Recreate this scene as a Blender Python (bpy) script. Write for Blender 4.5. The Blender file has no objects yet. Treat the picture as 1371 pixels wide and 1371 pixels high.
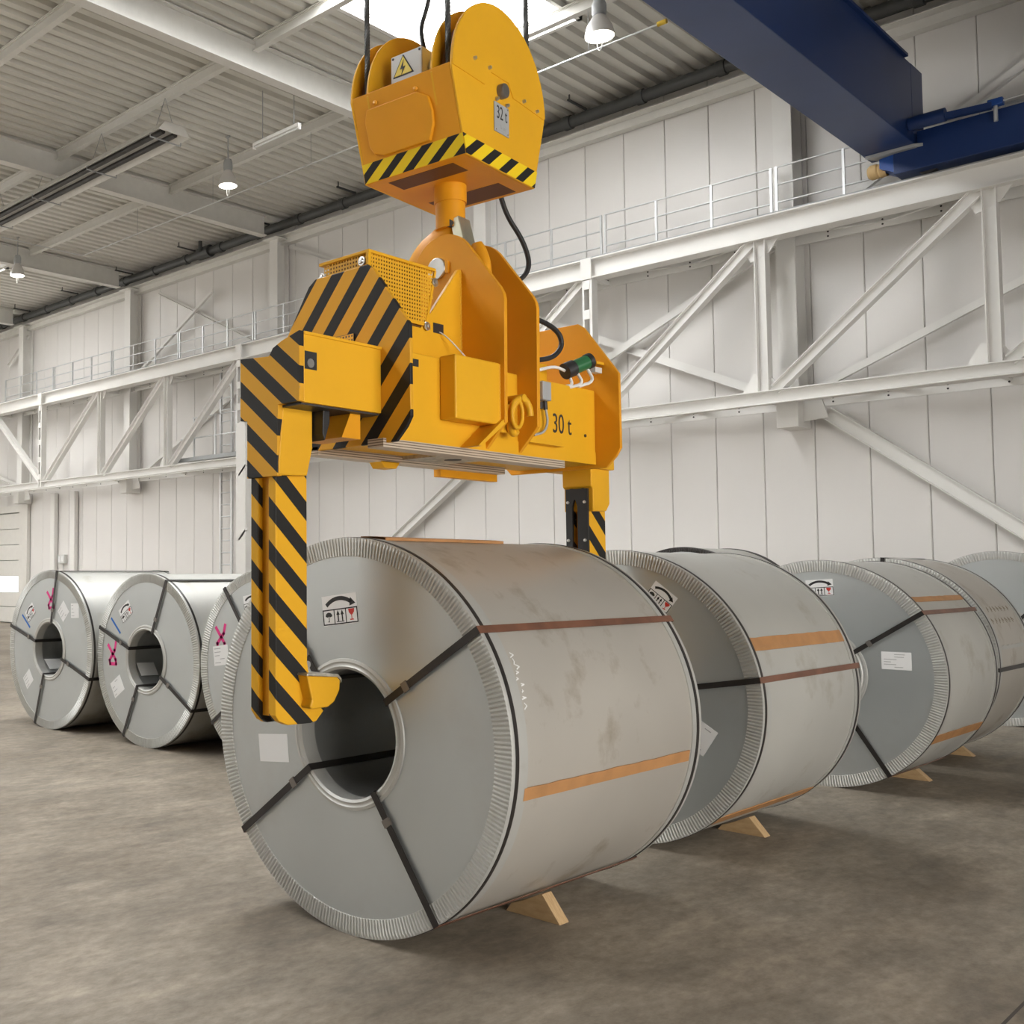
import bpy, bmesh, math, random
from mathutils import Vector, Matrix
random.seed(7)
S = bpy.context.scene
COL = S.collection
pi = math.pi

# ------------------------------------------------------------------ camera
cam = bpy.data.cameras.new('camera')
cam.sensor_width = 36.0
cam.lens = 1422.2 / 1371 * 36.0
cam.shift_x = 0.25
cam.clip_end = 300
co = bpy.data.objects.new('camera', cam)
COL.objects.link(co)
co.location = (0, 0, 1.638)
co.rotation_euler = (math.radians(90 + 3.287), 0, math.radians(48.354))
S.camera = co

# ------------------------------------------------------------------ world, exposure
W = bpy.data.worlds.new('sky')
S.world = W
W.use_nodes = True
bg = W.node_tree.nodes['Background']
bg.inputs[0].default_value = (0.82, 0.90, 1.0, 1)
bg.inputs[1].default_value = 1.0
S.view_settings.view_transform = 'Standard'
S.view_settings.look = 'None'
S.view_settings.gamma = 1.0
S.view_settings.use_curve_mapping = False
S.view_settings.exposure = 0.04
SKY_E = 13.5        # daylight through the roof lights
FILL_E = 1.4         # glow of unseen panes, added to light the left part of the hall
FILL_NEAR_E = 8.6  # glow of the unseen pane added beside the camera

# ------------------------------------------------------------------ materials
def nt(name):
    m = bpy.data.materials.new(name)
    m.use_nodes = True
    t = m.node_tree
    b = t.nodes['Principled BSDF']
    return m, t, b

def rgb(c):
    return (c[0], c[1], c[2], 1)

def plain(name, c, rough=0.5, metal=0.0, var=0.0, scale=6.0, bump=0.0, spec=0.5, rvar=0.0, stretch=(1, 1, 1)):
    """principled with a soft noise in colour, roughness and relief"""
    m, t, b = nt(name)
    b.inputs['Base Color'].default_value = rgb(c)
    b.inputs['Roughness'].default_value = rough
    b.inputs['Metallic'].default_value = metal
    b.inputs['Specular IOR Level'].default_value = spec
    tc = t.nodes.new('ShaderNodeTexCoord')
    mp = t.nodes.new('ShaderNodeMapping')
    mp.inputs['Scale'].default_value = stretch
    t.links.new(tc.outputs['Object'], mp.inputs[0])
    n = t.nodes.new('ShaderNodeTexNoise')
    n.inputs['Scale'].default_value = scale
    n.inputs['Detail'].default_value = 5
    t.links.new(mp.outputs[0], n.inputs['Vector'])
    if var:
        r = t.nodes.new('ShaderNodeValToRGB')
        r.color_ramp.elements[0].position = 0.32
        r.color_ramp.elements[1].position = 0.68
        r.color_ramp.elements[0].color = rgb([max(0, x * (1 - var)) for x in c])
        r.color_ramp.elements[1].color = rgb([min(1, x * (1 + var)) for x in c])
        t.links.new(n.outputs[0], r.inputs[0])
        t.links.new(r.outputs[0], b.inputs['Base Color'])
    if rvar:
        q = t.nodes.new('ShaderNodeMapRange')
        q.inputs[3].default_value = rough - rvar
        q.inputs[4].default_value = rough + rvar
        t.links.new(n.outputs[0], q.inputs[0])
        t.links.new(q.outputs[0], b.inputs['Roughness'])
    if bump:
        u = t.nodes.new('ShaderNodeBump')
        u.inputs['Strength'].default_value = bump
        u.inputs['Distance'].default_value = 0.01
        t.links.new(n.outputs[0], u.inputs['Height'])
        t.links.new(u.outputs[0], b.inputs['Normal'])
    return m

def emit(name, c, s):
    m, t, b = nt(name)
    b.inputs['Base Color'].default_value = rgb(c)
    b.inputs['Emission Color'].default_value = rgb(c)
    b.inputs['Emission Strength'].default_value = s
    return m

def stripes(name, vec, period, duty, phase, c1, c2, rough=0.45, wear=True):
    """painted warning bands across the object's own coordinates"""
    m, t, b = nt(name)
    b.inputs['Roughness'].default_value = rough
    b.inputs['Specular IOR Level'].default_value = 0.2
    tc = t.nodes.new('ShaderNodeTexCoord')
    d = t.nodes.new('ShaderNodeVectorMath')
    d.operation = 'DOT_PRODUCT'
    d.inputs[1].default_value = vec
    t.links.new(tc.outputs['Object'], d.inputs[0])
    a = t.nodes.new('ShaderNodeMath')
    a.operation = 'MULTIPLY_ADD'
    a.inputs[1].default_value = 1.0 / period
    a.inputs[2].default_value = phase
    t.links.new(d.outputs['Value'], a.inputs[0])
    f = t.nodes.new('ShaderNodeMath')
    f.operation = 'FRACT'
    t.links.new(a.outputs[0], f.inputs[0])
    l = t.nodes.new('ShaderNodeMath')
    l.operation = 'LESS_THAN'
    l.inputs[1].default_value = duty
    t.links.new(f.outputs[0], l.inputs[0])
    mx = t.nodes.new('ShaderNodeMix')
    mx.data_type = 'RGBA'
    mx.inputs['A'].default_value = rgb(c1)
    mx.inputs['B'].default_value = rgb(c2)
    t.links.new(l.outputs[0], mx.inputs['Factor'])
    out = mx.outputs['Result']
    if wear:
        n = t.nodes.new('ShaderNodeTexNoise')
        n.inputs['Scale'].default_value = 9
        n.inputs['Detail'].default_value = 8
        n.inputs['Roughness'].default_value = 0.75
        t.links.new(tc.outputs['Object'], n.inputs['Vector'])
        g = t.nodes.new('ShaderNodeMath')
        g.operation = 'GREATER_THAN'
        g.inputs[1].default_value = 0.70
        t.links.new(n.outputs[0], g.inputs[0])
        m2 = t.nodes.new('ShaderNodeMix')
        m2.data_type = 'RGBA'
        m2.inputs['B'].default_value = (0.30, 0.24, 0.16, 1)
        t.links.new(g.outputs[0], m2.inputs['Factor'])
        t.links.new(out, m2.inputs['A'])
        out = m2.outputs['Result']
    t.links.new(out, b.inputs['Base Color'])
    return m

YEL = (0.775, 0.402, 0.019)
BLK = (0.022, 0.021, 0.02)
M = {}
M['yellow'] = plain('yellow_paint', YEL, 0.42, var=0.04, scale=2.5, rvar=0.06, spec=0.25)
M['yellow2'] = plain('amber_paint', (0.76, 0.33, 0.014), 0.42, var=0.05, scale=3.0, spec=0.25)
M['signal'] = (0.86, 0.62, 0.02)
M['stripe_leg'] = stripes('stripes_leg', (0.9, 0.9, 1.0), 0.187, 0.46, 0.30, YEL, BLK)
M['stripe_end'] = stripes('stripes_end_plate', (-1.15, 0.0, 1.0), 0.209, 0.46, 0.92, (0.74, 0.37, 0.025), BLK, wear=False)
M['stripe_arm'] = stripes('stripes_arm', (0.8, 0.0, 1.0), 0.160, 0.47, 0.348, (0.74, 0.37, 0.025), BLK)
M['tape'] = stripes('stripes_tape', (-0.75, -0.75, 1.0), 0.125, 0.45, 0.1, (0.83, 0.60, 0.02), BLK, wear=False)
M['tape2'] = stripes('stripes_tape_side', (0.0, -0.75, 1.0), 0.125, 0.45, 0.35, (0.88, 0.62, 0.02), BLK, wear=False)
M['black'] = plain('black_rubber', (0.02, 0.02, 0.021), 0.5)
M['dark'] = plain('dark_steel', (0.05, 0.047, 0.045), 0.45, 0.3, var=0.2)
M['steel'] = plain('bright_steel', (0.62, 0.61, 0.58), 0.32, 0.9, var=0.1, scale=12)
M['worn'] = plain('worn_steel', (0.50, 0.46, 0.38), 0.42, 0.6, var=0.35, scale=25)
M['zinc'] = plain('zinc_latch', (0.70, 0.68, 0.52), 0.3, 0.8, var=0.1)
M['grey'] = plain('grey_box', (0.38, 0.39, 0.39), 0.5)
M['ltgrey'] = plain('light_grey_box', (0.66, 0.66, 0.63), 0.5)
M['green'] = plain('green_plug', (0.03, 0.16, 0.06), 0.3)
M['white'] = plain('white_steel', (0.80, 0.785, 0.75), 0.5, var=0.025, scale=1.5)
M['wallwhite'] = None
M['galvrail'] = plain('galvanised_rail', (0.66, 0.67, 0.67), 0.4, 0.5, var=0.06)
M['beam'] = plain('roof_steel', (0.72, 0.705, 0.66), 0.55, var=0.03)
M['deck'] = plain('roof_deck', (0.66, 0.645, 0.59), 0.5, 0.0, var=0.05, scale=0.8)
M['blue'] = plain('blue_crane_paint', (0.010, 0.034, 0.135), 0.38, var=0.12, scale=0.7)
M['blue2'] = plain('bright_blue_paint', (0.015, 0.075, 0.33), 0.35)
M['pipe'] = plain('dark_pipe', (0.06, 0.062, 0.06), 0.45, var=0.1)
M['paper'] = plain('white_paper', (0.80, 0.80, 0.79), 0.6)
M['ink'] = plain('black_ink', (0.015, 0.015, 0.015), 0.6)
M['red'] = plain('red_ink', (0.55, 0.03, 0.02), 0.6)
M['pink'] = plain('pink_marker', (0.72, 0.03, 0.22), 0.6)
M['bluem'] = plain('blue_marker', (0.02, 0.14, 0.50), 0.6)
M['greyink'] = plain('grey_print', (0.42, 0.42, 0.42), 0.6)
M['kraft'] = plain('kraft_tape', (0.44, 0.22, 0.085), 0.5, var=0.12, scale=8)
M['strap'] = plain('steel_strap', (0.030, 0.026, 0.024), 0.38, 0.2, var=0.3, scale=6)
M['strap_lit'] = plain('strap_lit_brown', (0.17, 0.075, 0.045), 0.4, 0.0, var=0.25, scale=7)  # same strap, browner: the light on its outer run put into colour
M['seal'] = plain('strap_seal', (0.22, 0.20, 0.18), 0.4, 0.6)
M['chalk'] = plain('chalk', (0.85, 0.85, 0.83), 0.8)
M['buffer'] = plain('rubber_buffer', (0.62, 0.43, 0.20), 0.6)
M['backing'] = plain('joint_backing', (0.45, 0.44, 0.42), 0.8)
M['concrete'] = plain('grey_block_wall', (0.20, 0.19, 0.17), 0.8, var=0.08)  # dark so the unseen right and front walls bounce little light
M['gate'] = plain('gate_slat', (0.74, 0.72, 0.67), 0.5, var=0.02)
M['lens'] = emit('lamp_lens', (1.0, 0.97, 0.88), 6.0)
M['aluminium'] = plain('lamp_reflector', (0.72, 0.70, 0.68), 0.35, 0.4)
M['skypane'] = emit('roof_light_pane', (0.97, 0.985, 1.0), SKY_E)
M['fillpane'] = emit('window_pane', (1.0, 0.975, 0.94), FILL_E)
M['fillpane_near'] = emit('fill_pane_near', (1.0, 0.97, 0.93), FILL_NEAR_E)
M['gatewin'] = emit('gate_window', (1.0, 1.0, 1.0), 1.3)

def wall_mat():
    m, t, b = nt('wall_panel_white')
    b.inputs['Roughness'].default_value = 0.42
    tc = t.nodes.new('ShaderNodeTexCoord')
    n = t.nodes.new('ShaderNodeTexNoise')
    n.inputs['Scale'].default_value = 0.5
    n.inputs['Detail'].default_value = 4
    t.links.new(tc.outputs['Object'], n.inputs['Vector'])
    r = t.nodes.new('ShaderNodeValToRGB')
    r.color_ramp.elements[0].color = (0.735, 0.71, 0.68, 1)
    r.color_ramp.elements[1].color = (0.785, 0.765, 0.735, 1)
    t.links.new(n.outputs[0], r.inputs[0])
    t.links.new(r.outputs[0], b.inputs['Base Color'])
    w = t.nodes.new('ShaderNodeTexWave')
    w.wave_type = 'BANDS'
    w.bands_direction = 'X'
    w.inputs['Scale'].default_value = 6.2
    w.inputs['Distortion'].default_value = 0
    t.links.new(tc.outputs['Object'], w.inputs['Vector'])
    u = t.nodes.new('ShaderNodeBump')
    u.inputs['Strength'].default_value = 0.10
    u.inputs['Distance'].default_value = 0.004
    t.links.new(w.outputs[0], u.inputs['Height'])
    t.links.new(u.outputs[0], b.inputs['Normal'])
    return m
M['wall'] = wall_mat()

def floor_mat():
    m, t, b = nt('concrete_floor')
    tc = t.nodes.new('ShaderNodeTexCoord')
    def noise(scale, det, rough=0.6, st=(1, 1, 1)):
        mp = t.nodes.new('ShaderNodeMapping')
        mp.inputs['Scale'].default_value = st
        mp.inputs['Rotation'].default_value = (0, 0, 0.5)
        t.links.new(tc.outputs['Object'], mp.inputs[0])
        n = t.nodes.new('ShaderNodeTexNoise')
        n.inputs['Scale'].default_value = scale
        n.inputs['Detail'].default_value = det
        n.inputs['Roughness'].default_value = rough
        t.links.new(mp.outputs[0], n.inputs['Vector'])
        return n
    n1 = noise(0.55, 6, 0.6)
    n2 = noise(5.0, 8, 0.7, (1.0, 0.35, 1))
    n3 = noise(60, 3, 0.5)
    r1 = t.nodes.new('ShaderNodeValToRGB')
    e = r1.color_ramp.elements
    e[0].position, e[1].position = 0.33, 0.68
    e[0].color = (0.225, 0.189, 0.147, 1)
    e[1].color = (0.40, 0.346, 0.28, 1)
    t.links.new(n1.outputs[0], r1.inputs[0])
    r2 = t.nodes.new('ShaderNodeValToRGB')
    r2.color_ramp.elements[0].position = 0.35
    r2.color_ramp.elements[1].position = 0.72
    r2.color_ramp.elements[0].color = (0.66, 0.66, 0.66, 1)
    r2.color_ramp.elements[1].color = (1.22, 1.22, 1.22, 1)
    t.links.new(n2.outputs[0], r2.inputs[0])
    mx = t.nodes.new('ShaderNodeMix')
    mx.data_type = 'RGBA'
    mx.blend_type = 'MULTIPLY'
    mx.inputs['Factor'].default_value = 1
    t.links.new(r1.outputs[0], mx.inputs['A'])
    t.links.new(r2.outputs[0], mx.inputs['B'])
    n4 = noise(17.0, 6, 0.72, (1.0, 0.55, 1))
    r4 = t.nodes.new('ShaderNodeValToRGB')
    r4.color_ramp.elements[0].position = 0.30
    r4.color_ramp.elements[1].position = 0.66
    r4.color_ramp.elements[0].color = (0.74, 0.73, 0.71, 1)
    r4.color_ramp.elements[1].color = (1.13, 1.13, 1.13, 1)
    t.links.new(n4.outputs[0], r4.inputs[0])
    mx4 = t.nodes.new('ShaderNodeMix')
    mx4.data_type = 'RGBA'
    mx4.blend_type = 'MULTIPLY'
    mx4.inputs['Factor'].default_value = 1
    t.links.new(mx.outputs['Result'], mx4.inputs['A'])
    t.links.new(r4.outputs[0], mx4.inputs['B'])
    t.links.new(mx4.outputs['Result'], b.inputs['Base Color'])
    q = t.nodes.new('ShaderNodeMapRange')
    q.inputs[1].default_value, q.inputs[2].default_value = 0.3, 0.7
    q.inputs[3].default_value, q.inputs[4].default_value = 0.46, 0.70
    t.links.new(n2.outputs[0], q.inputs[0])
    t.links.new(q.outputs[0], b.inputs['Roughness'])
    b.inputs['Specular IOR Level'].default_value = 0.22
    u = t.nodes.new('ShaderNodeBump')
    u.inputs['Strength'].default_value = 0.12
    u.inputs['Distance'].default_value = 0.01
    t.links.new(n3.outputs[0], u.inputs['Height'])
    t.links.new(u.outputs[0], b.inputs['Normal'])
    return m
M['floor'] = floor_mat()

def metal_mat(name, c, stain, rough, metal, amount, scale=2.2, st=(1, 1, 1)):
    """galvanised sheet with faint spangle, rub marks and handling dirt"""
    m, t, b = nt(name)
    tc = t.nodes.new('ShaderNodeTexCoord')
    mp = t.nodes.new('ShaderNodeMapping')
    mp.inputs['Scale'].default_value = st
    t.links.new(tc.outputs['Object'], mp.inputs[0])
    n = t.nodes.new('ShaderNodeTexNoise')
    n.inputs['Scale'].default_value = scale
    n.inputs['Detail'].default_value = 7
    n.inputs['Roughness'].default_value = 0.62
    t.links.new(mp.outputs[0], n.inputs['Vector'])
    r = t.nodes.new('ShaderNodeValToRGB')
    e = r.color_ramp.elements
    e[0].position, e[1].position = 0.55, 0.76
    e[0].color = (0, 0, 0, 1)
    e[1].color = (amount, amount, amount, 1)
    t.links.new(n.outputs[0], r.inputs[0])
    v = t.nodes.new('ShaderNodeTexNoise')
    v.inputs['Scale'].default_value = 1.1
    v.inputs['Detail'].default_value = 3
    t.links.new(tc.outputs['Object'], v.inputs['Vector'])
    k = t.nodes.new('ShaderNodeValToRGB')
    k.color_ramp.elements[0].position = 0.3
    k.color_ramp.elements[1].position = 0.7
    k.color_ramp.elements[0].color = rgb([x * 0.92 for x in c])
    k.color_ramp.elements[1].color = rgb([x * 1.06 for x in c])
    t.links.new(v.outputs[0], k.inputs[0])
    mx = t.nodes.new('ShaderNodeMix')
    mx.data_type = 'RGBA'
    t.links.new(r.outputs[0], mx.inputs['Factor'])
    t.links.new(k.outputs[0], mx.inputs['A'])
    mx.inputs['B'].default_value = rgb(stain)
    t.links.new(mx.outputs['Result'], b.inputs['Base Color'])
    b.inputs['Metallic'].default_value = metal
    q = t.nodes.new('ShaderNodeMapRange')
    q.inputs[3].default_value, q.inputs[4].default_value = rough - 0.06, rough + 0.08
    t.links.new(v.outputs[0], q.inputs[0])
    t.links.new(q.outputs[0], b.inputs['Roughness'])
    return m
M['face'] = metal_mat('coil_end_sheet', (0.53, 0.555, 0.55), (0.45, 0.44, 0.42), 0.38, 0.66, 0.4)
M['shell'] = metal_mat('coil_wrap_sheet', (0.56, 0.53, 0.475), (0.29, 0.235, 0.155), 0.42, 0.45, 0.9, 3.0)
M['shell2'] = metal_mat('coil_wrap_sheet_cool', (0.58, 0.575, 0.535), (0.33, 0.295, 0.21), 0.50, 0.42, 0.7, 2.6)
M['ring'] = metal_mat('edge_guard_sheet', (0.56, 0.56, 0.53), (0.42, 0.40, 0.34), 0.46, 0.45, 0.5, 5)
M['bore'] = metal_mat('bore_sheet', (0.42, 0.43, 0.42), (0.25, 0.25, 0.24), 0.36, 0.7, 0.6, 4)

def wood_mat():
    m, t, b = nt('pine_wood')
    tc = t.nodes.new('ShaderNodeTexCoord')
    mp = t.nodes.new('ShaderNodeMapping')
    mp.inputs['Scale'].default_value = (3, 22, 9)
    t.links.new(tc.outputs['Object'], mp.inputs[0])
    n = t.nodes.new('ShaderNodeTexNoise')
    n.inputs['Scale'].default_value = 4
    n.inputs['Detail'].default_value = 6
    t.links.new(mp.outputs[0], n.inputs['Vector'])
    r = t.nodes.new('ShaderNodeValToRGB')
    r.color_ramp.elements[0].color = (0.36, 0.21, 0.085, 1)
    r.color_ramp.elements[1].color = (0.72, 0.52, 0.29, 1)
    t.links.new(n.outputs[0], r.inputs[0])
    t.links.new(r.outputs[0], b.inputs['Base Color'])
    b.inputs['Roughness'].default_value = 0.6
    return m
M['wood'] = wood_mat()
M['laminate'] = stripes('layered_plates', (0, 0, 1.0), 0.012, 0.4, 0.0, (0.55, 0.46, 0.36), (0.20, 0.15, 0.11), wear=False)

def perforated_mat():
    """yellow sheet; the punched holes are cut as real openings where large, the far ones stay as print"""
    return plain('perforated_yellow', YEL, 0.42)
M['perf'] = perforated_mat()

# ------------------------------------------------------------------ mesh builder
class MB:
    def __init__(s):
        s.v, s.f = [], []
    def add(s, vs, fs):
        o = len(s.v)
        s.v += [Vector(p) for p in vs]
        s.f += [tuple(i + o for i in f) for f in fs]
        return s
    def box(s, x0, x1, y0, y1, z0, z1):
        vs = [(x0, y0, z0), (x1, y0, z0), (x1, y1, z0), (x0, y1, z0), (x0, y0, z1), (x1, y0, z1), (x1, y1, z1), (x0, y1, z1)]
        return s.add(vs, [(3, 2, 1, 0), (4, 5, 6, 7), (0, 1, 5, 4), (1, 2, 6, 5), (2, 3, 7, 6), (3, 0, 4, 7)])
    def prism(s, poly, axis, a, b):
        """polygon in the plane across AXIS, from a to b. axis x: (y,z), y: (x,z), z: (x,y)"""
        def p3(p, t):
            return {'x': (t, p[0], p[1]), 'y': (p[0], t, p[1]), 'z': (p[0], p[1], t)}[axis]
        n = len(poly)
        vs = [p3(p, a) for p in poly] + [p3(p, b) for p in poly]
        fs = [tuple(range(n - 1, -1, -1)), tuple(range(n, 2 * n))]
        fs += [(i, (i + 1) % n, n + (i + 1) % n, n + i) for i in range(n)]
        return s.add(vs, fs)
    def sweep_poly(s, poly, p, q, up=(0, 0, 1)):
        """2D profile (side, up) swept straight from p to q"""
        p, q = Vector(p), Vector(q)
        d = (q - p).normalized()
        up = Vector(up)
        sd = d.cross(up)
        if sd.length < 1e-5:
            sd = d.cross(Vector((1, 0, 0)))
        sd.normalize()
        u = sd.cross(d).normalized()
        n = len(poly)
        vs = [p + sd * a + u * b for a, b in poly] + [q + sd * a + u * b for a, b in poly]
        fs = [tuple(range(n)), tuple(range(2 * n - 1, n - 1, -1))]
        fs += [((i + 1) % n, i, n + i, n + (i + 1) % n) for i in range(n)]
        return s.add(vs, fs)
    def bar(s, p, q, w, h, up=(0, 0, 1)):
        return s.sweep_poly([(-w / 2, -h / 2), (w / 2, -h / 2), (w / 2, h / 2), (-w / 2, h / 2)], p, q, up)
    def ibeam(s, p, q, h, b, tf, tw, up=(0, 0, 1)):
        H, B, T = h / 2, b / 2, tw / 2
        poly = [(-B, -H), (B, -H), (B, -H + tf), (T, -H + tf), (T, H - tf), (B, H - tf), (B, H), (-B, H), (-B, H - tf), (-T, H - tf), (-T, -H + tf), (-B, -H + tf)]
        return s.sweep_poly(poly, p, q, up)
    def cyl(s, p, q, r, n=16, r2=None):
        p, q = Vector(p), Vector(q)
        r2 = r if r2 is None else r2
        d = (q - p).normalized()
        a = d.orthogonal().normalized()
        c = d.cross(a)
        vs = []
        for P, R in ((p, r), (q, r2)):
            vs += [P + (a * math.cos(2 * pi * i / n) + c * math.sin(2 * pi * i / n)) * R for i in range(n)]
        fs = [tuple(range(n - 1, -1, -1)), tuple(range(n, 2 * n))]
        fs += [(i, (i + 1) % n, n + (i + 1) % n, n + i) for i in range(n)]
        return s.add(vs, fs)
    def tube(s, pts, r, n=8, smooth=0):
        pts = [Vector(p) for p in pts]
        rs = r if isinstance(r, (list, tuple)) else [r] * len(pts)
        rs = list(rs)
        for _ in range(smooth):
            a, b = [pts[0]], [rs[0]]
            for i in range(len(pts) - 1):
                a += [pts[i] * .75 + pts[i + 1] * .25, pts[i] * .25 + pts[i + 1] * .75]
                b += [rs[i] * .75 + rs[i + 1] * .25, rs[i] * .25 + rs[i + 1] * .75]
            pts, rs = a + [pts[-1]], b + [rs[-1]]
        m = len(pts)
        vs, fs = [], []
        prev = None
        for i, P in enumerate(pts):
            d = (pts[min(i + 1, m - 1)] - pts[max(i - 1, 0)]).normalized()
            if prev is None:
                a = d.orthogonal().normalized()
            else:
                a = (prev - d * prev.dot(d)).normalized()
            prev = a
            c = d.cross(a)
            vs += [P + (a * math.cos(2 * pi * k / n) + c * math.sin(2 * pi * k / n)) * rs[i] for k in range(n)]
        for i in range(m - 1):
            for k in range(n):
                fs.append((i * n + k, i * n + (k + 1) % n, (i + 1) * n + (k + 1) % n, (i + 1) * n + k))
        fs.append(tuple(range(n - 1, -1, -1)))
        fs.append(tuple((m - 1) * n + k for k in range(n)))
        return s.add(vs, fs)
    def lathe(s, prof, c, d=(0, 0, 1), n=32, closed=False):
        """profile of (radius, height along d) turned about the axis through c"""
        c, d = Vector(c), Vector(d).normalized()
        a = d.orthogonal().normalized()
        e = d.cross(a)
        m = len(prof)
        vs, fs = [], []
        for i in range(n):
            t = 2 * pi * i / n
            u = a * math.cos(t) + e * math.sin(t)
            vs += [c + u * r + d * h for r, h in prof]
        K = m if closed else m - 1
        for i in range(n):
            for k in range(K):
                j = (i + 1) % n
                fs.append((i * m + k, j * m + k, j * m + (k + 1) % m, i * m + (k + 1) % m))
        return s.add(vs, fs)
    def ribbon(s, pts, w, n, th):
        """flat stroke along pts on a surface with normal n"""
        n = Vector(n).normalized()
        pts = [Vector(p) for p in pts]
        for i in range(len(pts) - 1):
            d = (pts[i + 1] - pts[i])
            ln = d.length
            if ln < 1e-6:
                continue
            d /= ln
            s.bar(pts[i] - d * w * .4 + n * th / 2, pts[i + 1] + d * w * .4 + n * th / 2, w, th, n)
        return s

def link(o, parent=None):
    COL.objects.link(o)
    if parent is not None:
        o.parent = parent
    return o

def root_base(o):
    b = Vector((0, 0, 0))
    while o is not None:
        b += o.location
        o = o.parent
    return b

def shade(me, ang):
    if ang is None:
        return
    for p in me.polygons:
        p.use_smooth = True
    bm = bmesh.new()
    bm.from_mesh(me)
    for e in bm.edges:
        if len(e.link_faces) != 2 or e.calc_face_angle(0) > ang:
            e.smooth = False
    bm.to_mesh(me)
    bm.free()

def build(name, mb, mat, parent=None, base=None, label=None, cat=None, group=None, kind=None, smooth=None, bevel=0.0, fix=True):
    """link what MB holds (world coordinates) as ONE mesh object"""
    b = Vector(base) if base is not None else (Vector((0, 0, 0)))
    pb = root_base(parent)
    off = pb + b if parent is not None else b
    me = bpy.data.meshes.new(name)
    me.from_pydata([tuple(p - off) for p in mb.v], [], mb.f)
    if fix:
        bm = bmesh.new()
        bm.from_mesh(me)
        bmesh.ops.recalc_face_normals(bm, faces=bm.faces)
        bm.to_mesh(me)
        bm.free()
    shade(me, smooth)
    me.materials.append(M[mat] if isinstance(mat, str) else mat)
    o = bpy.data.objects.new(name, me)
    link(o, parent)
    o.location = b
    if bevel:
        k = o.modifiers.new('bevel', 'BEVEL')
        k.width = bevel
        k.segments = 2
        k.limit_method = 'ANGLE'
        k.angle_limit = 0.7
    props(o, label, cat, group, kind)
    return o

def props(o, label=None, cat=None, group=None, kind=None):
    if label: o['label'] = label
    if cat: o['category'] = cat
    if group: o['group'] = group
    if kind: o['kind'] = kind

def thing(name, label, cat, loc, group=None, kind=None):
    o = bpy.data.objects.new(name, None)
    o.location = loc
    o.empty_display_size = 0.2
    link(o)
    props(o, label, cat, group, kind)
    return o

def text_mesh(name, txt, size, mat, parent, loc, right, up, extrude=0.0008, align='CENTER', xs=1.0):
    cu = bpy.data.curves.new(name, 'FONT')
    cu.body = txt
    cu.size = size
    cu.extrude = extrude
    cu.align_x = align
    cu.align_y = 'CENTER'
    ob = bpy.data.objects.new(name + '_curve', cu)
    COL.objects.link(ob)
    dg = bpy.context.evaluated_depsgraph_get()
    me = bpy.data.meshes.new_from_object(ob.evaluated_get(dg))
    bpy.data.objects.remove(ob)
    bpy.data.curves.remove(cu)
    R, U = Vector(right).normalized(), Vector(up).normalized()
    N = R.cross(U)
    off = Vector(loc) - root_base(parent)
    for v in me.vertices:
        c = v.co.copy()
        v.co = off + R * c.x * xs + U * c.y + N * c.z
    me.materials.clear()
    me.materials.append(M[mat])
    me.name = name
    o = bpy.data.objects.new(name, me)
    return link(o, parent)

# ================================================================== THE SETTING
XL, XR, YN, YW, ZR = -36.0, 6.8, -12.0, 17.30, 10.12
fl = build('floor', MB().box(XL - .3, XR + .3, YN - .3, YW + .4, -0.3, 0), 'floor', kind='structure')
build('floor_joint', MB().box(-1.162, -1.150, -11.5, 16.5, -.01, .0006), plain('joint_filler', (0.07, 0.06, 0.05), 0.8), fl)

# back wall: backing plus upright panels with recessed joints
PW = 0.772
wb = build('wall_back', MB().box(XL - .3, XR + .3, YW + .035, YW + .30, 0, 10.5), 'backing', kind='structure')
pan = MB()
hw, ch = PW / 2 - 0.004, 0.010
pan.prism([(-hw, 0.05), (-hw, ch), (-hw + ch, 0), (hw - ch, 0), (hw, ch), (hw, 0.05)], 'z', 0.0, ZR)
pme = None
x = -9.655 * 17.3 / 17.5 + PW / 2
xs = []
while x > XL + PW / 2:
    x -= PW
while x < XR - PW / 2:
    xs.append(x)
    x += PW
for i, x in enumerate(xs):
    if x < -30.5 and x > -33.7:      # the gate stands here
        z0 = 3.80
    else:
        z0 = 0.0
    if pme is None and z0 == 0.0:
        o = build('wall_panel', pan, 'wall', wb)
        pme = o.data
    elif z0 == 0.0:
        o = bpy.data.objects.new('wall_panel', pme)
        link(o, wb)
    else:
        pg = MB().prism([(-hw, 0.05), (-hw, ch), (-hw + ch, 0), (hw - ch, 0), (hw, ch), (hw, 0.05)], 'z', z0, ZR)
        o = build('wall_panel', pg, 'wall', wb)
    o.location = (x, YW, 0)

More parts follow.
